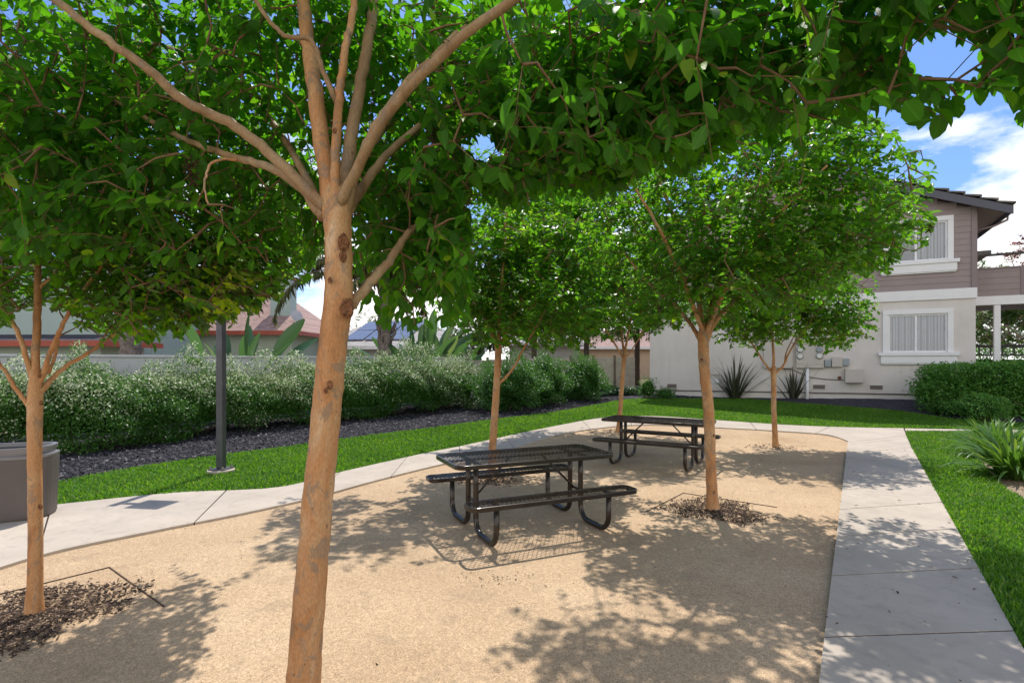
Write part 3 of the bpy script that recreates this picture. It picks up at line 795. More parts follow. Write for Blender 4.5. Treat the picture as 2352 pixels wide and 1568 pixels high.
sheet('ground', [(-220, -60), (220, -60), (220, 400), (-220, 400)], -.05, M['earth'])
sheet('planting_bed', [(-16, 2), (-16, 14), (-2, 27), (24, 27), (24, 1.5), (11, 1.5), (11, 9), (0, 9), (-8, 2)], -.012, M['soil'])
up_px = [(-420, 1235), (-120, 1190), (135, 1162), (400, 1135), (640, 1122), (790, 1085), (900, 1060), (1010, 1036), (1125, 1012), (1250, 985), (1390, 960), (1500, 957), (1640, 966), (1800, 977), (1950, 983), (2075, 985)]
lo_px = [(-470, 1480), (-160, 1365), (100, 1278), (330, 1228), (560, 1182), (720, 1146), (850, 1110), (1000, 1072), (1140, 1042), (1285, 1000), (1400, 982), (1500, 977), (1660, 984), (1800, 992), (1900, 1000), (1950, 1016)]
def sm(lst, n=6):
    w = [Vector((*p, 0)) for p in G2(lst)]
    return [p.xy for p in catmull(w, n)]
U_, L_ = sm(up_px), sm(lo_px)
wl0, wl1 = G(1882, 1568).xy, G(1947, 1018).xy           # right walk, left edge
wr0, wr1 = G(2352, 1500).xy, G(2082, 1003).xy           # right edge
def ext(a, b, t): return a + (b - a) * t
wl_start = ext(wl0, wl1, -.75); wr_start = ext(wr0, wr1, -.8)
court = [Vector((-9, -3)), Vector((-9, 4.0))] + [p + (q - p) * .3 for p, q in zip(L_, U_)] + [ext(wl1, wr1, .2), ext(wl_start, wr_start, .2), Vector((-2, -3))]
sheet('gravel_court', court, 0.0, M['gravel'])

def walk(name, A, B, step, gap, label):
    """ribbon of cast slabs between the edges A and B (lists of xy): slabs with open joints over a darker filler"""
    mb = MB(); fl = MB()
    n = len(A); s = [0.0]
    for i in range(1, n): s.append(s[-1] + (((A[i] + B[i]) / 2) - ((A[i - 1] + B[i - 1]) / 2)).length)
    def at(E, d):
        d = min(max(d, 0), s[-1])
        for i in range(1, n):
            if d <= s[i]:
                t = (d - s[i - 1]) / max(1e-6, s[i] - s[i - 1]); return E[i - 1] + (E[i] - E[i - 1]) * t
        return E[-1]
    d = 0.0; top = .026; bot = -.03
    def slab(m_, d0, d1, zt, zb):
        ds = [d0] + [x for x in s if d0 + .02 < x < d1 - .02] + [d1]
        a = [at(A, x) for x in ds]; b = [at(B, x) for x in ds]; k = len(ds)
        vs = [(p.x, p.y, hgt(p.y) + zt) for p in a] + [(p.x, p.y, hgt(p.y) + zt) for p in b] + [(p.x, p.y, hgt(p.y) + zb) for p in a] + [(p.x, p.y, hgt(p.y) + zb) for p in b]
        fs = []
        for i in range(k - 1):
            fs += [(i, i + k, i + k + 1, i + 1), (i, i + 1, i + 2 * k + 1, i + 2 * k), (i + k, i + 3 * k, i + 3 * k + 1, i + k + 1)]
        fs += [(0, 2 * k, 3 * k, k), (k - 1, 2 * k - 1, 4 * k - 1, 3 * k - 1)]
        m_.add(vs, fs)
    while d < s[-1] - .05:
        d1 = min(d + step, s[-1])
        slab(mb, d, d1 - (gap if d1 < s[-1] else 0), top, bot)
        if d1 < s[-1]: slab(fl, d1 - gap, d1, top - .0035, bot + .004)
        d = d1
    o = mb.build(name, M['concrete'], None); o['kind'] = 'structure'
    bm = bmesh.new(); bm.from_mesh(o.data); bmesh.ops.recalc_face_normals(bm, faces=bm.faces[:]); bm.to_mesh(o.data); bm.free()
    f = fl.build('joint_filler', M['joint'], o)
    bm = bmesh.new(); bm.from_mesh(f.data); bmesh.ops.recalc_face_normals(bm, faces=bm.faces[:]); bm.to_mesh(f.data); bm.free()
    return o
walk('curved_path', L_, U_, 1.55, .016, '')
# straight walk, joined to the curved one at the far corner
A = [ext(wl_start, wl1, t) for t in np.linspace(0, .999, 12)]; B = [ext(wr_start, wr1, t) for t in np.linspace(0, .999, 12)]
walk('straight_path', B, A, 1.22, .020, '')
c1 = G(1950, 983.5).xy; c2 = G(2075, 985.5).xy
end_mid = [wl1, c1]
jo = MB()
qs = [ext(wl1, wr1, .002), ext(wl1, wr1, .998), c2, ext(c1, c2, .0), G(1949, 1000).xy]
jo.v = []; jo.add([(p.x, p.y, hgt(p.y) + .0262) for p in qs], [(0, 1, 2, 3, 4)])
co = jo.build('path_corner', M['concrete']); co['kind'] = 'structure'
side = [G(2078, 985.5).xy, G(2500, 992).xy, G(2500, 998).xy, G(2080, 991).xy]
s2 = sheet('side_path', side, .024, M['concrete'])

# lawns
lu_px = [(-420, 1208), (-100, 1148), (135, 1108), (300, 1078), (500, 1048), (780, 1010), (1000, 983), (1120, 966), (1250, 951), (1340, 936), (1420, 921), (1470, 917), (1600, 917), (1800, 919), (1950, 930), (2100, 950), (2235, 968), (2420, 975)]
LU_ = sm(lu_px, 4)
lawn1 = LU_ + [G(2420, 984).xy] + [p + (p - q).normalized() * -.012 for p, q in zip(U_[::-1], L_[::-1])]
lawn1 = LU_ + [G(2420, 986).xy, G(2090, 984).xy] + list(U_[::-1][1:])
sheet('lawn_back', lawn1, .006, M['lawn'])
rl_px = [(2222, 992), (2226, 1012), (2236, 1030), (2252, 1058), (2272, 1085), (2300, 1115), (2345, 1145), (2420, 1180), (2600, 1240)]
RL_ = sm(rl_px, 4)
lawn2 = [G(2082, 992.5).xy, wr1] + [wr_start, wr_start + Vector((3.0, -1.0)), RL_[-1] + Vector((.5, -1.5))] + RL_[::-1]
sheet('lawn_side', lawn2, .004, M['lawn'])
soil2 = [p for p in RL_] + [Vector((14, 5)), Vector((15, 10.2)), G(2420, 999).xy]
sheet('soil_bed', soil2, -.004, M['tan_soil'])

def in_poly(P, poly):
    x, y = P[:, 0], P[:, 1]; ins = np.zeros(len(P), bool); n = len(poly); j = n - 1
    for i in range(n):
        xi, yi = poly[i][0], poly[i][1]; xj, yj = poly[j][0], poly[j][1]
        c = ((yi > y) != (yj > y)) & (x < (xj - xi) * (y - yi) / (yj - yi + 1e-12) + xi)
        ins ^= c; j = i
    return ins
def hg(y): return .04 * np.clip(y - 11.0, 0, 13.0)
def scatter(poly, n, g, ymax=99, ymin=-9):
    a = np.array([[p[0], p[1]] for p in poly]); lo, hi = a.min(0), a.max(0)
    lo[1] = max(lo[1], ymin); hi[1] = min(hi[1], ymax)
    out = []; tot = 0
    while tot < n:
        p = lo + g.random((n * 2, 2)) * (hi - lo); p = p[in_poly(p, a)]
        out.append(p); tot += len(p)
        if tot == 0: break
    return np.concatenate(out)[:n]
def visible(p, m=.12):
    return (np.abs(p[:, 0]) < (1.0 + m) * np.maximum(p[:, 1], .1) * 1176 / F + .6) & (p[:, 1] > 1.8)

def grass(name, polys, label):
    g = np.random.default_rng(8)
    Ps = []
    for poly, n in polys:
        p = scatter(poly, n, g); Ps.append(p[visible(p)])
    p = np.concatenate(Ps); n = len(p)
    z = hg(p[:, 1]) + .004
    h = (.036 + .026 * g.random(n)); wd = .0035 + .0007 * p[:, 1]
    an = g.random(n) * 2 * np.pi
    side = np.stack([np.cos(an), np.sin(an), 0 * an], 1) * wd[:, None]
    lean = np.stack([np.cos(an + 1.3), np.sin(an + 1.3), 0 * an], 1) * (h * (.2 + .9 * g.random(n)))[:, None]
    b = np.stack([p[:, 0], p[:, 1], z], 1)
    mid = b + lean * .35 + np.array([0, 0, 1])[None] * (h * .6)[:, None]
    tip = b + lean + np.array([0, 0, 1])[None] * (h * .95)[:, None]
    V = np.stack([b - side, b + side, mid + side * .7, mid - side * .7, tip], 1).reshape(-1, 3)
    i = np.arange(n)[:, None] * 5
    q = np.concatenate([np.concatenate([i, i + 1, i + 2], 1), np.concatenate([i, i + 2, i + 3], 1), np.concatenate([i + 3, i + 2, i + 4], 1)])
    t = np.clip(.40 + .20 * g.normal(size=n) + .15 * np.sin(p[:, 0] * 2.1 + np.sin(p[:, 1] * 1.3)) * np.sin(p[:, 1] * 1.7 + 1), 0, .95); t = np.where(g.random(n) < .03, .98, t)
    o = np_mesh(name, V, q, 3, M['grass'], None, {'tint': np.repeat(t, 5)})
    return tag(o, label, 'grass', None, 'stuff')
grass('grass', [(lawn1, 130000), (lawn2, 90000)], 'short bright green turf covering both lawns beside the walks')

# mulch chips on the beds
def chips(name, pts, mat, L0, L1, label, g, zoff=0.0, T=CHIP):
    n = len(pts)
    P = np.stack([pts[:, 0], pts[:, 1], hg(pts[:, 1]) + zoff + .004 + .012 * g.random(n)], 1)
    an = g.random(n) * 2 * np.pi
    D = np.stack([np.cos(an), np.sin(an), .35 * g.normal(size=n)], 1)
    Up = np.array([0, 0, 1.0])[None] + .35 * g.normal(size=(n, 3))
    L = L0 + (L1 - L0) * g.random(n) ** 2
    o = leaf_mesh(name, mat, P, D, Up, L, .25 + .3 * g.random(n), np.clip(.45 + .28 * g.normal(size=n), 0, 1), T)
    return tag(o, label, 'mulch', None, 'stuff')
g0 = np.random.default_rng(4)
bedpoly = [p for p in LU_[:46]] + [Vector((0.5, 22)), Vector((-3, 19.0)), Vector((-9.5, 12.2)), Vector((-13, 8))]
pp = scatter(bedpoly, 30000, g0); pp = pp[visible(pp)]
bld_strip = [G(1470, 917).xy, G(1600, 917).xy, G(1800, 919).xy, G(1950, 930).xy, G(2100, 950).xy, G(2235, 968).xy, Vector((15.2, 17.6)), Vector((5.6, 22.8))]
pb = scatter(bld_strip, 5000, g0)
chips('mulch', np.concatenate([pp, pb]), M['chips'], .025, .075, 'dark grey bark mulch along the hedge and the building', g0)

# ------------------------------------------------------------------ tree wells with edging boards
wx = Vector((.62, .785)); wy = Vector((.785, -.62))
def well(c, s, label, nchip, seed, shift=Vector((0, 0))):
    g = np.random.default_rng(seed)
    c2 = Vector((c.x, c.y)) + shift
    root = empty('tree_bed_edging', (c2.x, c2.y, hgt(c2.y)), math.atan2(wx.y, wx.x), label, 'garden edging', 'edging boards round the tree squares')
    h = s / 2
    for (x0, y0, x1, y1) in ((h, -h, h, h), (h, h, -h, h)):
        mb = MB(); mb.bar((x0, y0, .002), (x1, y1, .002), .008, .012); mb.build('board', M['edging'], root)
    q = g.normal(size=(nchip, 2)) * s * .30 + np.array([-.06, .05]) * s
    a_ = np.arctan2(q[:, 1], q[:, 0]); lim = h * (.92 + .16 * np.sin(a_ * 3 + seed) + .10 * np.sin(a_ * 7 + 2 * seed))
    q = q[np.hypot(q[:, 0], q[:, 1]) < lim * (1 + .35 * g.random(len(q)) ** 4)]
    P = np.stack([c2.x + q[:, 0] * wx.x + q[:, 1] * wy.x, c2.y + q[:, 0] * wx.y + q[:, 1] * wy.y], 1)
    return P
wells = [(b2, 1.2, 'edging boards round the mulch square of the crape myrtle by the bin', 5600, 1),
         (b3, 1.15, 'edging boards round the mulch square nearest the straight walk', 3600, 2),
         (b4, 1.0, 'edging boards round the mulch square behind the nearer table', 1500, 3),
         (b6, .95, 'edging boards round the mulch square of the tree facing the meters', 260, 4),
         (b5, .95, 'edging boards round the mulch square beyond the farther table', 160, 5)]
wp = np.concatenate([well(*w) for w in wells])
chips('bark_mulch', wp, M['brown_chips'], .010, .036, 'brown bark chips filling the squares round the tree trunks', g0)

wp_ = scatter([wl_start, wl1, wr1, wr_start], 150, g0, 11); lw_ = scatter(lawn2, 60, g0, 9); lw2_ = scatter(lawn1, 70, g0, 16)
fl_ = np.concatenate([wp_, lw_, lw2_]); fl_ = fl_[visible(fl_)]
o = chips('fallen_leaves', fl_, M['litter'], .012, .05, 'few fallen leaves on the straight walk and the lawns', g0, zoff=.026, T=MID); o['category'] = 'fallen leaves'
# leaf litter on the gravel
lp = scatter(court, 1500, g0, 11); lp = lp[visible(lp)]
ed_ = np.array([[p.x, p.y] for p in L_])[g0.integers(0, len(L_), 160)] + g0.normal(size=(160, 2)) * .05 + np.array([.05, -.07]); ed2 = np.array([list(ext(wl_start, wl1, t)) for t in g0.random(160)]) + np.array([-.05, 0]) + g0.normal(size=(160, 2)) * .03
gd_ = G(1150, 1330); ed3 = np.array([[gd_.x, gd_.y]]) + g0.normal(size=(110, 2)) * np.array([.16, .09])
lp = np.concatenate([lp, ed_, ed2])
sel = g0.random(len(lp)) < np.clip(.35 + .3 * np.sin(lp[:, 0] * 1.9) * np.cos(lp[:, 1] * 1.3), .1, 1)
lp = np.concatenate([lp[sel], ed3])
o = chips('leaf_litter', lp, M['litter'], .006, .032, 'scattered dry leaf bits and twigs on the tan gravel', g0, T=MID)
o['category'] = 'leaf litter'

# ------------------------------------------------------------------ picnic tables
def rrect(hx, hy, r, n=5):
    pts = []
    for cx, cy, a0 in ((hx - r, hy - r, 0), (-hx + r, hy - r, 90), (-hx + r, -hy + r, 180), (hx - r, -hy + r, 270)):
        for k in range(n + 1):
            a = R(a0 + 90 * k / n); pts.append((cx + r * math.cos(a), cy + r * math.sin(a)))
    return pts
def clip_line(p, d, poly):
    t0, t1 = -9.0, 9.0; n = len(poly)
    for i in range(n):
        a = poly[i]; b = poly[(i + 1) % n]
        nx, ny = (b[1] - a[1]), -(b[0] - a[0])          # outward for ccw polygon
        num = (a[0] - p[0]) * nx + (a[1] - p[1]) * ny; den = d[0] * nx + d[1] * ny
        if abs(den) < 1e-9:
            if num < 0: return None
        elif den > 0: t1 = min(t1, num / den)
        else: t0 = max(t0, num / den)
    return (t0, t1) if t1 - t0 > .004 else None
def mesh_panel(mb, hx, hy, r, z, pitch, w):
    """expanded metal: two families of thin strands making diamonds"""
    poly = rrect(hx - .012, hy - .012, r)
    for sgn in (1, -1):
        d = Vector((math.cos(R(58)) , sgn * math.sin(R(58)), 0))
        x = -hx - 1.2
        while x < hx + 1.2:
            c = clip_line((x, 0), d, poly)
            if c:
                a = Vector((x + d.x * c[0], d.y * c[0], z + .0006 * sgn)); b = Vector((x + d.x * c[1], d.y * c[1], z + .0006 * sgn))
                mb.bar(a, b, w, .0045)
            x += pitch
def rim(mb, hx, hy, r, z0, z1, th=.022):
    o = rrect(hx, hy, r); i = rrect(hx - th, hy - th, max(r - th, .01)); n = len(o)
    vs = [(p[0], p[1], z) for z in (z0, z1) for p in o] + [(p[0], p[1], z) for z in (z0, z1) for p in i]
    fs = []
    for k in range(n):
        j = (k + 1) % n
        fs += [(k, j, n + j, n + k), (2 * n + j, 2 * n + k, 3 * n + k, 3 * n + j), (n + k, n + j, 3 * n + j, 3 * n + k), (j, k, 2 * n + k, 2 * n + j)]
    mb.add(vs, fs)
def make_table(loc, rz, label):
    t = empty('picnic_table', loc, rz, label, 'picnic table', 'black mesh picnic tables on the gravel court')
    bm_ = M['black_metal']
    a = MB(); mesh_panel(a, .915, .40, .11, .752, .046, .0046); tt = a.build('tabletop', bm_, t)
    a = MB(); rim(a, .915, .40, .11, .712, .757); a.build('rim', bm_, tt, bevel=.006)
    a = MB(); a.bar((-.62, -.36, .722), (-.62, .36, .722), .04, .02); a.bar((.62, -.36, .722), (.62, .36, .722), .04, .02); a.bar((-.89, 0, .738), (.89, 0, .738), .03, .014)
    a.build('under_frame', bm_, t)
    for s in (-1, 1):
        a = MB(); mesh_panel(a, .915, .135, .085, .448, .046, .0046)
        for i in range(len(a.v)): a.v[i] = (a.v[i][0], a.v[i][1] + s * .66, a.v[i][2])
        be = a.build('bench_seat', bm_, t)
        a = MB(); rim(a, .915, .135, .085, .408, .453)
        for i in range(len(a.v)): a.v[i] = (a.v[i][0], a.v[i][1] + s * .66, a.v[i][2])
        a.build('rim', bm_, be, bevel=.006)
    r = .0285
    for sx in (-1, 1):
        for sy in (-1, 1):
            x = sx * .62; y0, y1 = .115 * sy, .66 * sy; bz = .0295; br = .15
            pts = [(x, y0, .712), (x, y0, .5), (x, y0, bz + br)]
            for k in range(1, 7):
                an = R(90 * k / 6); pts.append((x, y0 + sy * br * (1 - math.cos(an)), bz + br - br * math.sin(an)))
            for k in range(0, 7):
                an = R(90 * k / 6); pts.append((x, y1 - sy * br + sy * br * math.sin(an), bz + br - br * math.cos(an)))
            pts.append((x, y1, .43))
            a = MB(); a.tube(pts, r, 14)
            a.bar((x, y1 - .11 * sy, .418), (x, y1 + .11 * sy, .418), .035, .016)
            a.build('leg', bm_, t, smooth=True)
    for sx in (-1, 1):
        a = MB(); a.tube([(sx * .60, 0, .34), (sx * .20, 0, .728)], .0125, 8); a.build('brace', bm_, t, smooth=True)
        a = MB(); a.tube([(sx * .62, -.115, .33), (sx * .62, .115, .33)], .014, 8); a.build('crossbar', bm_, t, smooth=True)
    return t
def copy_tree(o, parent=None):
    c = o.copy(); COL.objects.link(c)
    if parent is not None: c.parent = parent
    for ch in list(o.children): copy_tree(ch, c)
    return c
tb = make_table((.15, 5.90, 0), R(24.3), 'black mesh picnic table closest to the viewer, wholly unobstructed')
tb2 = copy_tree(tb); tb2.location = (2.53, 9.45, 0); tb2.rotation_euler = (0, 0, R(-31))
tb2['label'] = 'farther black mesh picnic table partly hidden by a tree trunk'

# ------------------------------------------------------------------ litter bin
def superel(a, b, n, p=3.0):
    out = []
    for k in range(n):
        t = 2 * math.pi * k / n; c, s = math.cos(t), math.sin(t)
        out.append((a * math.copysign(abs(c) ** (2 / p), c), b * math.copysign(abs(s) ** (2 / p), s)))
    return out
def loft(mb, rings):
    n = len(rings[0]); vs = [p for r in rings for p in r]
    fs = [(i * n + k, i * n + (k + 1) % n, (i + 1) * n + (k + 1) % n, (i + 1) * n + k) for i in range(len(rings) - 1) for k in range(n)]
    mb.add(vs, fs + [tuple(range(n - 1, -1, -1)), tuple(range((len(rings) - 1) * n, len(rings) * n))])
bc = G(-16, 1200)
bn = empty('litter_bin', (bc.x, bc.y + .12, 0.026), R(20), 'brown grey oval litter bin standing at the path edge', 'bin')
a = MB()
loft(a, [[(x * s, y * s, z) for x, y in superel(.48, .29, 40)] for z, s in ((0, .93), (.03, .955), (.3, .975), (.62, 1.0), (.665, 1.0))])
a.build('body', M['bin'], bn, smooth=False, bevel=.004)
a = MB()
loft(a, [[(x * s, y * s, z) for x, y in superel(.485, .295, 40)] for z, s in ((.667, .985), (.69, 1.0), (.70, .995), (.705, .93), (.712, .92), (.775, .965), (.79, .965), (.79, .88), (.745, .84))])
a.build('lid', M['bin_lid'], bn)
a = MB(); loft(a, [[(x, y, z) for x, y in superel(.37, .21, 32)] for z in (.748, .753)]); a.build('opening', M['bin_dark'], bn)

# ------------------------------------------------------------------ lamp post
lb = G(508, 1086)
lm = empty('lamp_post', lb, R(-8), 'square dark grey lamp post bolted to a concrete pad in the grass', 'street lamp')
a = MB(); a.prism(superel(.20, .20, 24, 2), -.02, .06); a.build('footing', M['concrete'], lm, bevel=.01)
a = MB(); a.box(-.13, .13, -.13, .13, .061, .078); a.build('base_plate', M['lamp_metal'], lm, bevel=.004)
a = MB(); a.box(-.054, .054, -.054, .054, .0785, 3.55); a.build('pole', M['lamp_metal'], lm, bevel=.012)
for sx in (-1, 1):
    for sy in (-1, 1):
        a = MB(); a.tube([(sx * .105, sy * .105, .0785), (sx * .105, sy * .105, .12)], .012, 6); a.tube([(sx * .105, sy * .105, .079), (sx * .105, sy * .105, .095)], .022, 6)
        a.build('bolt', M['steel'], lm)
a = MB(); a.box(.0625, .22, -.03, .03, 3.36, 3.42); a.build('arm', M['lamp_metal'], lm)
a = MB(); a.box(.221, .66, -.16, .16, 3.32, 3.46); hd = a.build('lamp_head', M['lamp_metal'], lm, bevel=.015)
a = MB(); a.box(.25, .63, -.13, .13, 3.314, 3.3195); a.build('lens', M['lens'], hd)

# ------------------------------------------------------------------ hedge and shrubs
def stems_mesh(root, bases, hmin, hmax, g, r=.012, spread=.35):
    for b in bases:
        for k in range(4):
            e = Vector((b[0] + g.normal() * spread, b[1] + g.normal() * spread * .6, b[2] + hmin + (hmax - hmin) * g.random()))
            m_ = (Vector(b) + e) / 2 + Vector((g.normal() * .08, g.normal() * .08, -.05))
            mb = MB(); mb.tube([Vector(b), m_, e], [r, r * .7, r * .4], 5, False)
            mb.build('stem', M['pink_stem'], root, True)

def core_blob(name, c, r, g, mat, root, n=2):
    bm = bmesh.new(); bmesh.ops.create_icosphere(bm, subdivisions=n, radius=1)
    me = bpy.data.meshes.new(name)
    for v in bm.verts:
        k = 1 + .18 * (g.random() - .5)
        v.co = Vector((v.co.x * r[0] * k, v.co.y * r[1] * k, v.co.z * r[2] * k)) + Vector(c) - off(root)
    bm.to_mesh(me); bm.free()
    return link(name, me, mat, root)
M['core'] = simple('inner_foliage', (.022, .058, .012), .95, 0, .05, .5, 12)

hedge_px = [(-300, 1075), (0, 1046), (200, 1036), (350, 1016), (500, 996), (640, 980), (780, 966), (950, 950), (1100, 934)]
hb = [G(*p) for p in hedge_px]
def hedge():
    g = np.random.default_rng(77)
    root = empty('loose_hedge', hb[3], 0, 'long loose hedge of small green leaves with painted sun glints along the white wall', 'hedge')
    pts = catmull([Vector((p.x, p.y, 0)) for p in hb], 30)
    A_ = np.array([[p.x, p.y] for p in pts])
    seg = np.linalg.norm(np.diff(A_, axis=0), axis=1); s = np.concatenate([[0], np.cumsum(seg)])
    n = 125000
    d = g.random(n) * s[-1]
    # nearer leaves denser
    px = np.interp(d, s, A_[:, 0]); py = np.interp(d, s, A_[:, 1])
    dx = np.interp(d + .05, s, A_[:, 0]) - np.interp(d - .05, s, A_[:, 0]); dy = np.interp(d + .05, s, A_[:, 1]) - np.interp(d - .05, s, A_[:, 1])
    ln = np.hypot(dx, dy); nx, ny = -dy / ln, dx / ln              # away from the lawn
    q = 1.42 * g.random(n)
    lump = .07 * np.sin(d * 1.9 + 1) + .06 * np.sin(d * 4.3 + q * 2) + .06 * np.sin(d * 9.1 + q * 9) + .05 * np.sin(q * 13 + d * 3)
    deep = .42 * g.random(n) ** 1.8
    bot = .14 + .11 * np.sin(d * 1.3) + .10 * np.sin(d * 3.7 + 1)
    topz = 1.30 + .10 * np.sin(d * .8) + .08 * np.sin(d * 2.3 + 2)
    f = np.clip(q, 0, 1)
    ez = np.where(q < 1, bot + (topz - bot) * f, topz + .10 * np.sin((q - 1) / .42 * np.pi) + lump * .6 - deep * .5)
    ex = np.where(q < 1, .16 - .22 * np.sin(f * np.pi * .8 + .35) + .30 * f ** 4 - lump + deep, .40 + 1.0 * (q - 1) / .42)
    ez = ez + .05 * g.normal(size=n); ex = ex - .42
    cx, cz = .72, .75
    spr = g.random(n) < .20
    env = np.clip(.62 + .38 * np.sin(d * 2.1) * np.sin(d * .9 + 1) + .2 * np.sin(d * 7.7), .1, 1.2)
    ez = np.where(spr, topz - .05 + .86 * env * g.random(n) ** 1.5, ez); ex = np.where(spr, .25 + .7 * g.random(n), ex)
    P = np.stack([px + nx * ex, py + ny * ex, hg(py) + ez], 1)
    out = np.stack([nx * (ex - cx), ny * (ex - cx), (ez - cz)], 1); out = nz(out)
    D = out * .5 + g.normal(size=(n, 3)) * .7; D[:, 2] += .15
    Up = out * .4 + np.array([0, 0, .8])[None] + g.normal(size=(n, 3)) * .5
    pale = np.clip((ez - .55) / .75, 0, 1) ** 1.2 * .55 + .14 * np.sin(d * 3.1 + ez * 5) + .10 * np.sin(d * 1.1)  # sun glinting off the upper leaves, painted as paler leaf colour
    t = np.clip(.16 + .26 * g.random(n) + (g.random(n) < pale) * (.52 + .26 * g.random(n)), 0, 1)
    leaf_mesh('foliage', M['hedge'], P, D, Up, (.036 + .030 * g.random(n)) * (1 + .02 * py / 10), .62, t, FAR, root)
    # inner mass and woody stems
    mb = MB()
    idx = range(0, len(pts), 6)
    rings = []
    for i in idx:
        q = pts[i]; t_ = (pts[min(i + 2, len(pts) - 1)] - pts[max(i - 2, 0)]).normalized(); nn_ = Vector((-t_.y, t_.x, 0))
        ring = []
        for k in range(12):
            an = 2 * math.pi * k / 12; w = .42 * (1 + .15 * (g.random() - .5))
            ring.append(q + nn_ * (.74 - math.cos(an) * w) + Vector((0, 0, hgt(q.y) + .74 + math.sin(an) * w * 1.15)))
        rings.append(ring)
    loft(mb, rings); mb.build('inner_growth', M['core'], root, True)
    bs = []
    for i in range(8, len(pts), 22):
        q = pts[i]; t_ = (pts[min(i + 2, len(pts) - 1)] - pts[max(i - 2, 0)]).normalized(); nn_ = Vector((-t_.y, t_.x, 0)); q2 = q + nn_ * .5
        bs.append((q2.x, q2.y, hgt(q2.y) - .02))
    stems_mesh(root, bs, .3, .7, g, .018, .34)
    # thin upright shoots carrying the top sprays
    mb = MB()
    for i in range(0, len(pts), 1):
        q = pts[i]; t_ = (pts[min(i + 2, len(pts) - 1)] - pts[max(i - 2, 0)]).normalized(); nn_ = Vector((-t_.y, t_.x, 0))
        for k in range(2):
            b = q + nn_ * (.5 + .5 * g.random()) + Vector((g.normal() * .1, g.normal() * .1, hgt(q.y) + 1.18)); l = .2 + .4 * g.random()
            mb.tube([b, b + Vector((g.normal() * .08, g.normal() * .08, l))], [.004, .002], 3, False)
    mb.build('shoots', M['pink_stem'], root, True)
    return root
hedge()

def shrub(name, base, r, n, L, label, cat, mat, seed, group=None, tint0=.35, pale=0.0, T=FAR, zc=None, lumps=.30, core=True, wr=.6, boxy=2.0, rz=0.0):
    g = np.random.default_rng(seed)
    root = empty(name, base, 0, label, cat, group)
    c = np.array(base) + np.array([0, 0, zc if zc is not None else r[2] * .95])
    u = rdir(n, g)
    if boxy != 2.0:
        k = (np.abs(u) ** boxy).sum(1, keepdims=True) ** (1 / boxy); u = u / k
    ln = 1 + lumps * (np.sin(u[:, 0:1] * 5 + seed) * np.sin(u[:, 1:2] * 4.3 + 2 * seed) + .7 * np.sin(u[:, 2:3] * 6.1 + u[:, 0:1] * 7 + seed)) + .05 * g.normal(size=(n, 1))
    rad = (1 - .38 * g.random((n, 1)) ** 1.8) * ln
    loc = u * rad * np.array(r)
    if rz:
        cs, sn = math.cos(rz), math.sin(rz); R2 = np.array([[cs, -sn, 0], [sn, cs, 0], [0, 0, 1]]); loc = loc @ R2.T; u2 = u @ R2.T
    else: u2 = u
    P = c + loc
    keep = P[:, 2] > base[2] + .02; P = P[keep]; u2 = u2[keep]; m_ = len(P)
    D = u2 * .6 + g.normal(size=(m_, 3)) * .6; D[:, 2] += .1
    Up = u2 * .5 + np.array([0, 0, .7])[None] + g.normal(size=(m_, 3)) * .45
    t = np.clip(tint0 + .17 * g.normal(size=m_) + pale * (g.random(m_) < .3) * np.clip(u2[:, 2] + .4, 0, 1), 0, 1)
    leaf_mesh('foliage', mat, P, D, Up, L * (.65 + .6 * g.random(m_)), wr, t, T, root)
    if core:
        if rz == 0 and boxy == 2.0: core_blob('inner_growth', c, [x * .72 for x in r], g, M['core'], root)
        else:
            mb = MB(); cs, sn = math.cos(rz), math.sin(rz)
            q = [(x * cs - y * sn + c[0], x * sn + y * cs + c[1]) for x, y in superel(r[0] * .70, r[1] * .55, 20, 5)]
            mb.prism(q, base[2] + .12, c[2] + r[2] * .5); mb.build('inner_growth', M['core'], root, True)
    stems_mesh(root, [tuple(base)], r[2] * .4, r[2] * 1.0, g, .012, r[0] * .35)
    return root

SG = 'clipped green shrubs in front of the boundary wall'
def sh(px, py, r, n, L, label, seed, **kw):
    return shrub('green_shrub', G(px, py), r, n, L, label, 'shrub', M['shrub'], seed, SG, **kw)
sh(1170, 941, (1.15, .9, .80), 14000, .06, 'dark green shrub next to the end of the long loose hedge', 1, tint0=.30)
sh(1245, 928, (.95, .8, .84), 11000, .06, 'dense green shrub between the hedge end and the rounded shrub', 2, tint0=.36)
sh(1338, 918, (.90, .8, .82), 11000, .06, 'free standing rounded green shrub before the tan fence', 3, tint0=.40)
sh(1488, 915, (.34, .32, .40), 1500, .05, 'small pale leaved shrub at the corner of the stucco building', 4, tint0=.5, pale=.4)
sh(1528, 917, (.36, .3, .22), 1200, .05, 'low green shrub under the leftmost foundation vent', 5, tint0=.5)

# ivy below the fence
gi = np.random.default_rng(15)
ivp = [G(1120, 946).xy, G(1250, 926).xy, G(1330, 915).xy, G(1420, 907).xy, G(1490, 908).xy, Vector((5.5, 22.6)), Vector((4.5, 23.6)), Vector((.5, 21.8)), Vector((-1.2, 19.8))]
ip = scatter(ivp, 15000, gi)
iz = hg(ip[:, 1]) + .05 + .20 * gi.random(len(ip)) * (1 + .8 * np.sin(ip[:, 0] * 2.2) * np.sin(ip[:, 1] * 1.7))
n_ = len(ip)
o = leaf_mesh('ivy', M['ivy'], np.stack([ip[:, 0], ip[:, 1], iz], 1), gi.normal(size=(n_, 3)) * np.array([1, 1, .3]) + np.array([0, -.3, -.2]), np.array([0, 0, 1.0])[None] + gi.normal(size=(n_, 3)) * .4,
              .06 + .05 * gi.random(n_), .9, np.clip(.4 + .2 * gi.normal(size=n_), 0, 1), FAR)
tag(o, 'glossy ivy spreading under the fence and shrubs', 'ivy', None, 'stuff')

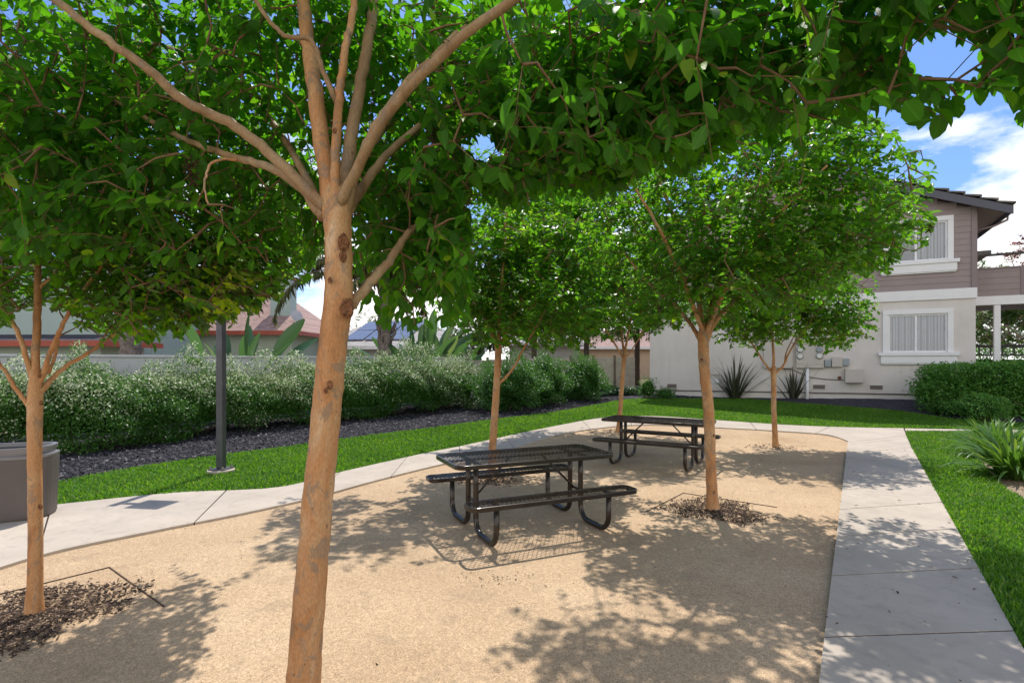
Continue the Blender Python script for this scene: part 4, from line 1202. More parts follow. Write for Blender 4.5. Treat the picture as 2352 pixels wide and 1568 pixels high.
# right-hand clipped hedge and low shrubs
hr0 = G(2090, 958); 
shrub('clipped_hedge', Vector((15.05, 15.0, hgt(15.0))), (3.0, .72, .74), 60000, .075, 'thick clipped green hedge in front of the balcony corner', 'hedge', M['box_leaf'], 9, None, tint0=.55, boxy=5.0, rz=R(-29), lumps=.035, zc=.80)
p_ = G(2250, 966)
shrub('green_shrub', p_, (.62, .5, .36), 3200, .06, 'low bushy shrub in front of the clipped hedge', 'shrub', M['box_leaf'], 12, None, tint0=.62)
p_ = G(2165, 955)
shrub('green_shrub', p_, (.34, .3, .24), 1100, .055, 'tiny shrub at the near end of the clipped hedge', 'shrub', M['shrub'], 13, None, tint0=.55)

shrub('garden_hedge', Vector((27.5, 27.0, .5)), (6.5, .8, .95), 16000, .13, 'far clipped hedge seen through the patio railing', 'hedge', M['shrub'], 19, None, tint0=.6, boxy=5.0, rz=R(-10), lumps=.08, zc=.9)
# ------------------------------------------------------------------ strap-leaved plants
def blades(name, base, n, L, w, label, cat, mat, seed, group=None, elev=(35, 88), arch=.9, segs=6, tint0=.4, rad=.1, stiff=1.0):
    g = np.random.default_rng(seed)
    root = empty(name, base, 0, label, cat, group)
    V, Fc, T_ = [], [], []
    for k in range(n):
        az = g.random() * 2 * math.pi; el = R(elev[0] + (elev[1] - elev[0]) * g.random())
        l = L * (.6 + .5 * g.random()); ww = w * (.7 + .5 * g.random())
        d = Vector((math.cos(az) * math.cos(el), math.sin(az) * math.cos(el), math.sin(el)))
        sd = Vector((-math.sin(az), math.cos(az), 0))
        p = Vector(base) + Vector((math.cos(az), math.sin(az), 0)) * rad * g.random()
        bend = arch * (.4 + .9 * g.random()) / segs
        t0 = len(V); tt = float(np.clip(tint0 + .2 * g.normal(), 0, 1))
        for i in range(segs + 1):
            f = i / segs
            wv = ww * (1 - f ** 2.2) * (.65 + .35 * min(1, f * 4)) + .001
            nrm = d.cross(sd)
            V += [p - sd * wv - nrm * wv * .25, p + nrm * 0, p + sd * wv - nrm * wv * .25]; T_ += [tt] * 3
            if i < segs:
                a = t0 + 3 * i
                Fc += [(a, a + 1, a + 4, a + 3), (a + 1, a + 2, a + 5, a + 4)]
            p = p + d * (l / segs)
            hz = Vector((d.x, d.y, 0)).length
            cu = bend * (f * stiff + .25)
            el2 = math.atan2(d.z, hz) - cu
            d = Vector((math.cos(az) * math.cos(el2), math.sin(az) * math.cos(el2), math.sin(el2)))
    np_mesh('leaves', np.array([list(v) for v in V]), np.array(Fc), 4, mat, root, {'tint': np.array(T_)}, True)
    return root
FG = 'grey green flax plants against the building'
fp = G(1688, 916); blades('flax_plant', fp, 85, 1.75, .034, 'larger spiky grey green flax plant by the stucco wall', 'plant', M['flax'], 2, FG, (40, 88), .95, 7, .35, .22)
fp = G(1822, 921); blades('flax_plant', fp, 55, 1.45, .032, 'smaller spiky flax plant beside the white downpipe', 'plant', M['flax'], 3, FG, (40, 88), .8, 7, .35, .18)
AG = 'strap leaved lily clumps at the lawn edge'
for i, (px, py, n, L, lab) in enumerate([(2335, 1098, 230, .95, 'lush strap leaved lily clump closest to the viewer'), (2295, 1050, 190, .85, 'strap leaved lily clump behind the largest one'),
                                    (2268, 1012, 130, .6, 'smallest strap leaved lily clump near the clipped hedge'), (2400, 1050, 110, .9, 'strap leaved lily clump farthest from the lawn')]):
    blades('lily_clump', G(px, py), n, L, .034, lab, 'plant', M['agap'], 30 + i, AG, (22, 85), 2.1, 6, .5, .22)
# small yellowing bits under the lilies are part of the litter
g5 = np.random.default_rng(99)
for_l = scatter([G(2250, 1060).xy, G(2352, 1130).xy, G(2420, 1110).xy, G(2300, 1040).xy], 160, g5)
o = chips('dry_leaves', for_l, M['litter'], .02, .06, 'dry fallen leaves on the tan soil under the lilies', g5); o['category'] = 'fallen leaves'

# ------------------------------------------------------------------ boundary wall and fence
wa = Vector((-14.5, 8.6)); wb = Vector((-1.7, 20.4)); wc = Vector((.55, 22.6)); wd = Vector((5.45, 24.0))
wr_ = empty('boundary_wall', (wa.x, wa.y, 0), math.atan2((wb - wa).y, (wb - wa).x), 'white plastered boundary wall behind the long loose hedge', 'wall')
ll = (wb - wa).length
a = MB()
zt = 1.86
a.box(0, ll, 0, .2, -.1, zt); a.build('wall_body', M['wall'], wr_)
a = MB(); a.box(-.03, ll + .03, -.03, .23, zt + .001, zt + .06); a.build('coping', M['wall'], wr_, bevel=.01)
for x in np.arange(1.2, ll, 2.4):
    a = MB(); a.box(x, x + .07, -.035, -.001, -.1, zt); a.build('pilaster', M['wall'], wr_)
fr = empty('board_fence', (wb.x, wb.y, 0), 0, 'tan panel fence with dark posts between wall and building', 'fence')
def fence_run(a0, b0, npan):
    d = (b0 - a0) / npan; an = math.atan2(d.y, d.x); nv = Vector((-math.sin(an), math.cos(an)))
    for i in range(npan):
        p = a0 + d * i; q = p + d
        mb = MB(); zg = hgt(p.y)
        mb.bar((p.x + d.x * .04, p.y + d.y * .04, zg + .72), (q.x - d.x * .04, q.y - d.y * .04, zg + .72), .05, 1.44)
        mb.v = [(x - off(fr).x, y - off(fr).y, z) for x, y, z in mb.v]; mb.build('panel', M['fence'], fr, bevel=.006)
        mb = MB(); mb.box(p.x - .05 - off(fr).x, p.x + .05 - off(fr).x, p.y - .06 - off(fr).y, p.y + .06 - off(fr).y, zg - .1, zg + 1.53); mb.build('post', M['fpost'], fr)
fence_run(wb, wc, 3); fence_run(wc, wd, 5)

# ------------------------------------------------------------------ the apartment building
BA = R(-29); B0 = Vector((323 / 1275 * 22.0, 22.0)); BU = Vector((math.cos(BA), math.sin(BA))); BN = Vector((-math.sin(BA), math.cos(BA)))  # BN points inward
ZG = .10
bd = empty('apartment_building', (B0.x, B0.y, 0), BA, 'two storey building with beige stucco below and mauve siding above', 'building')
def FP(px, py, dep=0.0):
    """photo point -> (u, z) on the facade plane set back by dep"""
    d = Vector(((px - CX) / F, 1.0)); P0 = B0 + BN * dep
    s = P0.dot(BN) / d.dot(BN); p = d * s
    return (p - B0).dot(BU), CAMH - (py - HY) / F * s
def c4(x, y): return ((1900 + x / 2.614) / 1.0204, (400 + y / 2.614) / 1.0204)
def c5(x, y): return ((1500 + x / 3.92) / 1.0204, (700 + y / 3.92) / 1.0204)
UM = FP(2241, 700)[0]
DEPTH = 9.0
zb1 = FP(*c4(1000, 716))[1]; zb0 = FP(*c4(1000, 780))[1]
zE = FP(*c4(990, 220))[1]                   # where the rake meets the corner
slope = .40
uA = UM * .5; zA = zE + slope * (UM - uA)
def prism_y(mb, poly, y0, y1):
    """poly in (u,z), extruded along depth"""
    n = len(poly)
    mb.add([(p[0], y0, p[1]) for p in poly] + [(p[0], y1, p[1]) for p in poly],
           [tuple(range(n)), tuple(range(2 * n - 1, n - 1, -1))] + [((i + 1) % n, i, n + i, n + (i + 1) % n) for i in range(n)])
def wall_with_holes(mb, u0, u1, z0, z1, holes, y0, y1):
    """rectangular wall minus window openings: strips between sorted edges"""
    us = sorted({u0, u1, *[h[0] for h in holes], *[h[1] for h in holes]})
    for i in range(len(us) - 1):
        a_, b_ = us[i], us[i + 1]; z = z0
        hs = sorted([h for h in holes if h[0] <= a_ + 1e-6 and h[1] >= b_ - 1e-6], key=lambda h: h[2])
        for h in hs:
            if h[2] > z: mb.box(a_, b_, y0, y1, z, h[2])
            z = h[3]
        if z < z1: mb.box(a_, b_, y0, y1, z, z1)
def rect(fn, x0, y0, x1, y1):
    a_, z1 = FP(*fn(x0, (y0 + y1) / 2))[0], FP(*fn((x0 + x1) / 2, y0))[1]
    b_, z0 = FP(*fn(x1, (y0 + y1) / 2))[0], FP(*fn((x0 + x1) / 2, y1))[1]
    return a_, b_, z0, z1
w1 = rect(c4, 474, 878, 838, 1112)          # lower window frame
w2 = rect(c4, 474, 322, 838, 556)           # upper window frame
w2 = (w1[0], w1[1], w2[2], w2[3])
a = MB(); wall_with_holes(a, 0, UM, -.1, zb0 - .001, [w1], 0, .22); a.build('stucco_wall', M['stucco'], bd)
a = MB(); a.box(UM - .22, UM, .2205, DEPTH, -.1, zb0 - .001); a.box(0, .22, .2205, DEPTH, -.1, zb0 - .001); a.box(.221, UM - .221, DEPTH - .2, DEPTH, -.1, zb0); a.build('side_wall', M['stucco'], bd)
a = MB(); a.box(-.03, UM + .03, -.055, DEPTH, zb0, zb1); a.build('floor_band', M['white'], bd, bevel=.008)
# lapped siding
a = MB(); bh = .195; z = zb1 + .002
while z < zA:
    zt_ = z + bh
    um = UM if zt_ < zE else UM - (zt_ - zE) / slope
    uz = 0 if zt_ < zE else (zt_ - zE) / slope
    spans = [(uz, um)]
    if z < w2[3] and zt_ > w2[2]: spans = [(uz, w2[0] - .05), (w2[1] + .05, um)]
    for s0, s1 in spans:
        if s1 - s0 > .05:
            a.add([(s0, -.020, z), (s1, -.020, z), (s1, .14, z), (s0, .14, z), (s0, -.004, zt_ + .012), (s1, -.004, zt_ + .012), (s1, .14, zt_ + .012), (s0, .14, zt_ + .012)],
                  [(3, 2, 1, 0), (4, 5, 6, 7), (0, 1, 5, 4), (1, 2, 6, 5), (2, 3, 7, 6), (3, 0, 4, 7)])
    z = zt_
a.build('siding', M['siding'], bd)
a = MB()
z = zb1 + .003
while z < zE + .1:
    a.box(UM - .02, UM + .012, .2, DEPTH, z, z + bh - .006); a.box(-.012, .02, .2, DEPTH, z, z + bh - .006); z += bh
a.box(0.03, UM - .03, DEPTH - .2, DEPTH - .01, zb1, zE + .2)
a.build('side_siding', M['siding'], bd)
# gable filler behind the siding
a = MB(); prism_y(a, [(.02, zE - .05), (UM - .02, zE - .05), (uA, zA - .08)], .05, .13); a.build('gable_wall', M['siding'], bd)
a = MB(); a.box(UM - .11, UM + .035, -.045, .06, zb1 + .001, zE + .02); a.build('corner_trim', M['trimdark'], bd, bevel=.006)
# roof: tile courses stepping down both slopes
ov = .80; rk = .42
rf_parent = None
a = MB(); nC = 15; sl_len = UM - uA + ov
for sgn in (1, -1):
    for i in range(nC):
        u0_ = i / nC * sl_len; u1_ = (i + 1) / nC * sl_len + .05
        ua, ub = uA + sgn * u0_, uA + sgn * u1_
        za, zb_ = zA + .17 - slope * u0_ - .035, zA + .17 - slope * u1_ + .035
        p = [(ua, za), (ub, zb_), (ub, zb_ + .06), (ua, za + .035)]
        if sgn < 0: p = p[::-1]
        prism_y(a, p, -rk - .03, DEPTH + .4)
rf = a.build('roof', M['tile'], bd)
a = MB()
for sgn in (1, -1):
    p = [(uA, zA - .12), (uA + sgn * sl_len, zA - .12 - slope * sl_len), (uA + sgn * sl_len, zA + .125 - slope * sl_len), (uA, zA + .125)]
    if sgn < 0: p = p[::-1]
    prism_y(a, p, -rk, -rk + .045)
a.build('rake_board', M['fascia'], rf)
a = MB()
for sgn in (1, -1):
    e = uA + sgn * (sl_len - .01); ze = zA + .06 - slope * sl_len
    x0, x1 = sorted((e, e - sgn * .04)); a = MB(); a.box(x0, x1, -rk + .05, DEPTH + .38, ze - .14, ze + .06); a.build('eave_board', M['fascia'], rf)
a = MB()
for sgn in (1, -1):
    p = [(uA, zA + .02), (uA + sgn * (sl_len - .06), zA + .02 - slope * (sl_len - .06)), (uA + sgn * (sl_len - .06), zA + .06 - slope * (sl_len - .06)), (uA, zA + .06)]
    if sgn < 0: p = p[::-1]
    prism_y(a, p, -rk + .05, DEPTH + .38)
a.build('soffit', M['soffit'], rf)
a = MB()
ze = zA + .02 - slope * sl_len
a.tube([(UM + ov + .03, .3, ze - .02), (UM + ov + .03, .3, ze - .16), (UM + .5, .3, ze - .32), (UM + .07, .3, ze - .42), (UM + .07, .3, zb1 + .1)], .035, 8); a.build('downpipe', M['trimdark'], bd)
# windows
def window(r, name_lab, sillr, trim, blind_open):
    u0, u1, z0, z1 = r
    wroot = MB(); t = trim
    wroot.box(u0 - t, u1 + t, -.05, -.001, z1, z1 + t); wroot.box(u0 - t, u0, -.05, -.001, z0, z1 - .001); wroot.box(u1, u1 + t, -.05, -.001, z0, z1 - .001)
    w = wroot.build('window', M['white'], bd, bevel=.005)
    f = MB(); k = .055; mid = u0 + (u1 - u0) * .478
    f.box(u0, u1, .0, .09, z0, z0 + k); f.box(u0, u1, .0, .09, z1 - k, z1); f.box(u0, u0 + k, .001, .089, z0 + k, z1 - k); f.box(u1 - k, u1, .001, .089, z0 + k, z1 - k)
    f.box(mid - .035, mid + .035, .002, .088, z0 + k, z1 - k); f.build('frame', M['white'], w, bevel=.004)
    for (p0, p1, y) in ((u0 + k, mid - .035, .05), (mid + .035, u1 - k, .035)):
        g_ = MB(); g_.add([(p0, y, z0 + k), (p1, y, z0 + k), (p1, y, z1 - k), (p0, y, z1 - k)], [(0, 1, 2, 3)]); g_.build('pane', M['glass'], w)
    b_ = MB(); nb = 17
    for i in range(nb):
        x = u0 + k + (u1 - u0 - 2 * k) * (i + .5) / nb + .012 * math.sin(i * 2.7); tw_ = .6 + .5 * math.sin(i * 1.9 + z0)
        if blind_open and x < mid: continue
        b_.bar((x - .030, .15 + .018 * tw_, (z0 + z1) / 2), (x + .014, .15 - .018 * tw_, (z0 + z1) / 2), .002, z1 - z0 - .02)
    b_.build('blind', M['blind'], w)
    rm = MB(); rm.box(u0 - .1, u1 + .1, .6, .62, z0 - .1, z1 + .1); rm.box(u0 - .02, u1 + .02, .23, .6, z0 - .05, z0 - .03); rm.box(u0 - .02, u1 + .02, .23, .6, z1 + .03, z1 + .05)
    rm.box(u0 - .05, u0 - .03, .23, .6, z0, z1); rm.box(u1 + .03, u1 + .05, .23, .6, z0, z1); rm.build('room', M['room'], w)
    s0, s1, sz0, sz1 = sillr
    s_ = MB(); hh = (sz1 - sz0)
    s_.box(s0, s1, -.14, -.001, sz1 - hh * .28, sz1); s_.box(s0 + .06, s1 - .06, -.10, -.001, sz0 + .04, sz1 - hh * .28 - .001); s_.box(s0 + .09, s1 - .09, -.075, -.001, sz0, sz0 + .039)
    s_.build('sill', M['white'], w, bevel=.006)
tr = (FP(*c4(838, 1000))[0] - FP(*c4(878, 1000))[0]); tr = abs(tr) * .92
s1_ = (w1[0] - tr - .12, w1[1] + tr + .14, FP(*c4(660, 1187))[1], w1[2] - .001)
window(w1, '', s1_, tr, False)
hs_ = FP(*c4(700, 545))[1] - FP(*c4(700, 622))[1]
window(w2, '', (w2[0] - tr - .12, w2[1] + tr + .14, w2[2] - hs_, w2[2] - .001), tr, True)
# services on the wall
def wbox(name, r, dep, mat, parent=bd, bev=.008):
    mb = MB(); mb.box(r[0], r[1], -dep, -.001, r[2], r[3]); return mb.build(name, mat, parent, bevel=bev)
cab = wbox('service_cabinet', rect(c5, 1140, 370, 1405, 635), .16, M['box'])
pan = wbox('meter_panel', rect(c5, 1435, 375, 1690, 635), .12, M['box'])
for (x, y, mt) in ((1472, 467, 'lens'), (1472, 527, 'lens'), (1648, 467, 'greybox'), (1648, 525, 'lens'), (1650, 405, 'lens'), (1472, 407, 'greybox')):
    u, z = FP(*c5(x, y)); mb = MB(); rr = .105
    mb.tube([(u, -.121, z), (u, -.17, z), (u, -.185, z)], [rr, rr, rr * .85], 20); ob = mb.build('meter', M['greybox'], pan, smooth=False)
    mb = MB(); mb.tube([(u, -.1855, z), (u, -.20, z)], [rr * .8, rr * .74], 20); mb.build('dial', M[mt], ob)
for x0, x1 in ((1442, 1508), (1612, 1682)):
    r_ = rect(c5, x0, 565, x1, 600); mb = MB(); mb.box(r_[0], r_[1], -.135, -.1205, r_[2], r_[3]); mb.build('breaker_cover', M['box'], pan, bevel=.004)
wbox('junction_box', rect(c5, 1697, 560, 1754, 622), .14, M['greybox'])
wbox('junction_box', rect(c5, 1762, 535, 1860, 624), .15, M['box'])
wbox('junction_box', rect(c5, 1863, 550, 1920, 612), .14, M['greybox'])
wbox('utility_box', rect(c5, 1882, 645, 2050, 768), .24, M['box'])
for x0, y0, x1, y1 in ((252, 783, 336, 818), (1590, 790, 1700, 828), (2113, 795, 2230, 833)):
    r_ = rect(c5, x0, y0, x1, y1)
    mb = MB(); mb.box(r_[0], r_[1], -.012, -.001, r_[2], r_[3]); v_ = mb.build('foundation_vent', M['vent'], bd)
    mb = MB(); mb.box(r_[0] - .03, r_[1] + .03, -.02, -.001, r_[3], r_[3] + .03); mb.box(r_[0] - .03, r_[1] + .03, -.02, -.001, r_[2] - .03, r_[2] - .001); mb.build('vent_frame', M['stucco'], v_)
u, z = FP(*c5(1537, 640)); mb = MB(); mb.tube([(u, -.09, z), (u, -.09, .0)], .055, 12); mb.build('conduit', M['white'], bd, smooth=True)
pl = [FP(*c5(x, y)) for x, y in ((1270, 640), (1400, 650), (1560, 720), (1700, 738), (1870, 746))]
mb = MB(); mb.tube([(u, -.02, z) for u, z in pl], .014, 5); mb.build('cable', M['cable'], bd)
u, z = FP(*c5(1832, 725)); mb = MB(); mb.tube([(u, -.05, z), (u, -.001, z)], .06, 10); mb.build('pipe_cap', M['copper'], bd)
r_ = rect(c5, 690, 738, 732, 772); wbox('outlet_cover', r_, .06, M['white'])
pl = [FP(*c5(x, y)) for x, y in ((560, 690), (735, 692), (738, 740))]
mb = MB(); mb.tube([(u, -.02, z) for u, z in pl], .02, 6); mb.build('pipe', M['stucco'], bd)
zpl = FP(*c5(150, 838))[1]; zpr = FP(*c5(2250, 866))[1]
mb = MB(); mb.add([(0, -.03, zpl - .025), (UM, -.03, zpr - .025), (UM, -.001, zpr - .025), (0, -.001, zpl - .025), (0, -.03, zpl + .015), (UM, -.03, zpr + .015), (UM, -.001, zpr + .015), (0, -.001, zpl + .015)],
                  [(3, 2, 1, 0), (4, 5, 6, 7), (0, 1, 5, 4), (1, 2, 6, 5), (2, 3, 7, 6), (3, 0, 4, 7)]); mb.build('plinth_line', M['cable'], bd)
# second rear roof edge seen past the corner
mb = MB(); u, z = FP(2250, 585, 5.0); mb.box(UM + .05, UM + 1.3, 4.2, DEPTH, z - .12, z + .02); mb.build('rear_roof_edge', M['tile'], bd)
# balcony
dB = .9
zt2 = FP(*c4(1160, 600), dB)[1]; zm2 = FP(*c4(1160, 766), dB)[1]; zm1 = FP(*c4(1160, 820), dB)[1]
UE = UM + 5.2
bal = MB(); z = zm2 + .002
while z < zt2 - .02:
    z1_ = min(z + bh, zt2); bal.box(UM + .037, UE, dB - .012 + .0, dB + .07, z, z1_ - .012); z = z1_
bal.box(UM + .037, UE, dB, dB + .062, zm2 + .002, zt2 - .01)
bo = bal.build('balcony', M['siding'], bd)
mb = MB(); mb.box(UM + .031, UE + .05, dB - .03, dB + .12, zm1, zm2); mb.box(UE - .02, UE + .05, dB + .121, dB + 3.2, zm1, zm2); mb.build('balcony_band', M['white'], bo, bevel=.006)
mb = MB(); mb.box(UM + .037, UE - .03, dB + .125, dB + 3.3, zm1 + .06, zm2 - .02); mb.build('balcony_floor', M['soffit'], bo)
mb = MB(); mb.box(UM + .037, UE + .01, dB - .03, dB + .1, zt2, zt2 + .05); mb.build('balcony_cap', M['trimdark'], bo)
u_, _ = FP(*c4(1292, 650), dB); mb = MB(); mb.box(u_ - .02, u_ + .1, dB - .03, dB - .0125, zm2 + .003, zt2 - .001); mb.build('balcony_trim', M['trimdark'], bo)
zr_ = FP(*c4(1160, 552), dB + 2)[1]
mb = MB()
mb.bar((UM + .1, dB + .6, zr_), (UM + 3.4, dB + .6, zr_ + .05), .07, .07); mb.bar((UM + 2.1, dB + 3.0, zr_ - .1), (UM + 3.4, dB + .6, zr_ + .05), .07, .07)
for x in (.25, 1.6, 2.9, 3.3): mb.box(UM + x, UM + x + .07, dB + .57, dB + .63, zt2 - .05, zr_ - .036)
mb.build('upper_railing', M['deck_rail'], bo)
uP, _ = FP(*c4(1142, 950), dB); 
mb = MB(); mb.box(uP - .07, uP + .09, dB + .0, dB + .14, 0, zm1 - .001); mb.build('post', M['white'], bo, bevel=.006)
mb = MB(); mb.box(UE - .12, UE + .02, dB + 3.0, dB + 3.14, 0, zm1 - .001); mb.build('post', M['white'], bo, bevel=.006)
zr0 = FP(*c4(1200, 1125), dB + 2.6)[1]; zr1 = FP(*c4(1200, 1065), dB + 2.6)[1]
mb = MB()
mb.box(UM + .04, UE + 2, dB + 2.6, dB + 2.68, zr1 - .10, zr1); mb.box(UM + .04, UE + 2, dB + 2.61, dB + 2.67, zr0 - .05, zr0)
x = UM + .15
while x < UE + 2: mb.box(x, x + .045, dB + 2.62, dB + 2.66, zr0 + .001, zr1 - .101); x += .32
mb.build('patio_railing', M['deck_rail'], bo)
mb = MB(); mb.box(UM - .3, UM + .031, dB + 2.7, dB + 2.9, 0, zm1); mb.build('patio_wall', M['stucco'], bo)

# mulch mound against the wall
def mound():
    bm = bmesh.new(); nu, nv = 40, 8; vs = []
    for i in range(nu + 1):
        u = -.3 + (UM + .8) * i / nu
        row = []
        for j in range(nv + 1):
            f = j / nv
            dpt = (.6 + 2.3 * (u / UM) ** 2) * f + .02
            p = B0 + BU * u - BN * dpt
            hmax = .03 + .30 * max(0, (u - 3) / (UM - 3)) ** .9
            z = hgt(p.y) - .02 + hmax * (1 - f) ** 1.2 + .02 * rng.random() * (f < 1)
            row.append(bm.verts.new((p.x, p.y, z)))
        vs.append(row)
    for i in range(nu):
        for j in range(nv): bm.faces.new((vs[i][j], vs[i][j + 1], vs[i + 1][j + 1], vs[i + 1][j]))
    for f in bm.faces:
        if f.normal.z < 0: f.normal_flip()
    me = bpy.data.meshes.new('mulch_mound'); bm.to_mesh(me); bm.free()
    o = link('mulch_mound', me, M['soil']); o['kind'] = 'structure'
mound()

# ------------------------------------------------------------------ houses beyond the wall
def hip_house(name, x0, x1, yf, dep, zwall, rise, mats, label, rz=0.0, ovh=.45, win=(), hip=2.4, gable=False):
    wallm, roofm, fasm = mats
    w = x1 - x0
    root = empty(name, ((x0 + x1) / 2, yf, 0), rz, label, 'house')
    a = MB(); a.box(-w / 2, w / 2, 0, dep, -.1, zwall); a.build('wall', wallm, root)
    a = MB(); h = w / 2 + ovh; z0 = zwall + .0; z1 = zwall + rise; e = .12
    y0, y1, ym = -ovh, dep + ovh, dep / 2
    hp = 0.0 if gable else hip
    vs = [(-h, y0, z0 + e), (h, y0, z0 + e), (h, y1, z0 + e), (-h, y1, z0 + e), (-h + hp, ym, z1), (h - hp, ym, z1), (-h, y0, z0 + .02), (h, y0, z0 + .02), (h, y1, z0 + .02), (-h, y1, z0 + .02)]
    a.add(vs, [(0, 1, 5, 4), (1, 2, 5), (2, 3, 4, 5), (3, 0, 4), (9, 8, 7, 6), (0, 6, 7, 1), (1, 7, 8, 2), (2, 8, 9, 3), (3, 9, 6, 0)])
    r = a.build('roof', roofm, root)
    a = MB(); f = .02
    a.box(-h - f, h + f, y0 - f - .03, y0 - .002, z0 - .06, z0 + e + .02); a.box(h + .002, h + .03, y0, y1, z0 - .06, z0 + e + .02); a.box(-h - .03, -h - .002, y0, y1, z0 - .06, z0 + e + .02)
    a.build('fascia', fasm, r)
    for (wx0, wx1, wz0, wz1) in win:
        a = MB(); a.box(wx0 - .08, wx1 + .08, -.05, -.001, wz0 - .08, wz1 + .08); wn = a.build('window', M['white'], root)
        a = MB(); a.box(wx0, wx1, -.056, -.0505, wz0, wz1); a.build('pane', M['solar'], wn)
    return root, r
YH = 26.0
hx1 = (692 - CX) / F * YH - .45; hx0 = (120 - CX) / F * YH
zew = CAMH - (766 - HY) / F * (YH - .4)
h1, r1 = hip_house('house', hx0, hx1, YH, 7.0, zew, 2.55, (M['sage'], M['shingle'], M['redfascia']), 'sage green house with pinkish shingle roof, red fascia and a chimney', win=((-1.2, .2, zew - 1.3, zew - .4),), hip=2.6)
cxl = (627 - CX) / F * (YH + 1.2); cxr = (672 - CX) / F * (YH + 1.2)
mx_ = (hx0 + hx1) / 2
a = MB(); a.box(cxl - mx_, cxr - mx_, .9, 1.7, zew - .2, CAMH - (640 - HY) / F * (YH + 1)); ch = a.build('chimney', M['teal'], r1)
a = MB(); a.box(cxl - mx_ - .06, cxr - mx_ + .06, .84, 1.76, CAMH - (640 - HY) / F * (YH + 1) + .001, CAMH - (634 - HY) / F * (YH + 1)); a.build('chimney_cap', M['redfascia'], ch)
# dish
dp = W(680, 727, YH + .1); a = MB()
dv = Vector((.7, -.6, .35)).normalized(); sd = dv.orthogonal().normalized(); ud = dv.cross(sd)
rings = []
for k in range(5):
    rr = .30 * k / 4 + .005; rings.append([Vector((dp.x - mx_, dp.y - YH, dp.z)) + (sd * math.cos(t) + ud * math.sin(t)) * rr + dv * (.08 * (k / 4) ** 2) for t in np.linspace(0, 2 * math.pi, 17)[:-1]])
loft(a, rings); a.tube([(dp.x - mx_, dp.y - YH, dp.z), (dp.x - mx_ - .2, dp.y - YH, dp.z - .45)], .02, 6); a.build('satellite_dish', M['dish'], r1)
YL = 19.0
lx0 = (-260 - CX) / F * YL; lx1 = (232 - CX) / F * YL
zel = CAMH - (792 - HY) / F * YL
h2, r2 = hip_house('house', lx0, lx1, YL, 2.2, zel, .42, (M['sage'], M['dshingle'], M['redfascia']), 'pale teal two storey house with a dark lower roof and red fascia', hip=.3)
a = MB(); a.box(lx0 - (lx0 + lx1) / 2, lx1 - (lx0 + lx1) / 2 - .5, 2.21, 8, -.1, 5.6); a.build('upper_wall', M['teal'], h2)
a = MB(); a.box(-(lx1 - lx0) / 2 - .4, (lx1 - lx0) / 2 - .1, 1.9, 8.4, 5.601, 5.8); a.build('upper_roof', M['dshingle'], h2)
# low roofs with solar panels
YS = 31.0
sx0 = (690 - CX) / F * YS; sx1 = (1010 - CX) / F * YS
zs = CAMH - (800 - HY) / F * YS
h3, r3 = hip_house('house', sx0, sx1, YS, 8.0, zs, 1.9, (M['grey_wall'], M['gshingle'], M['white']), 'low grey roofed house carrying solar panels beyond the wall', hip=3.0, rz=R(-14))
a = MB(); tz = lambda y: zs + .12 + 1.9 * (y + .45) / 4.45
for i in range(2):
    for j in range(3):
        xa = -1.9 + j * 1.35; ya = .35 + i * 1.5
        a.add([(xa, ya, tz(ya) + .08), (xa + 1.25, ya, tz(ya) + .08), (xa + 1.25, ya + 1.4, tz(ya + 1.4) + .08), (xa, ya + 1.4, tz(ya + 1.4) + .08),
               (xa, ya, tz(ya) + .03), (xa + 1.25, ya, tz(ya) + .03), (xa + 1.25, ya + 1.4, tz(ya + 1.4) + .03), (xa, ya + 1.4, tz(ya + 1.4) + .03)],
              [(0, 1, 2, 3), (0, 4, 5, 1), (1, 5, 6, 2), (2, 6, 7, 3), (3, 7, 4, 0)])
a.build('solar_panel', M['solar'], r3)
YT = 42.0
tx0 = (1330 - CX) / F * YT; tx1 = (1700 - CX) / F * YT
hip_house('house', tx0, tx1, YT, 7.0, CAMH - (800 - HY) / F * YT, 1.6, (M['tanwall'], M['shingle'], M['white']), 'tan house with a pale roof seen between fence and stucco building', hip=2.5)
hip_house('house', (1170 - CX) / F * 36, (1330 - CX) / F * 36, 36.0, 6.0, 2.9, 1.2, (M['grey_wall'], M['gshingle'], M['white']), 'pale grey house glimpsed through the shrubs above the fence', hip=2)

# ------------------------------------------------------------------ palms and bird-of-paradise plants behind the wall
def frond_arrays(base, az, el, L, g, droop=1.5, nl=110, ll=.42):
    d = Vector((math.cos(az) * math.cos(el), math.sin(az) * math.cos(el), math.sin(el)))
    p = Vector(base); pts = [p.copy()]; n = 14; e = el
    for i in range(n):
        d = Vector((math.cos(az) * math.cos(e), math.sin(az) * math.cos(e), math.sin(e)))
        p = p + d * (L / n); pts.append(p.copy()); e -= droop / n * (.5 + 1.1 * i / n)
        e = max(e, R(-84))
    P, D, U = [], [], []
    sd = Vector((-math.sin(az), math.cos(az), 0))
    for k in range(nl):
        f = (.12 + .88 * k / nl) * n; i = min(int(f), n - 1); q = pts[i].lerp(pts[i + 1], f - i)
        t = (pts[i + 1] - pts[i]).normalized()
        for s in (-1, 1):
            v = sd * s * .65 + t * .35 + Vector((g.normal() * .18, g.normal() * .18, -.75 - .3 * g.random()))
            P.append(q); D.append(v); U.append(t + Vector((0, 0, .3)))
    return pts, P, D, U
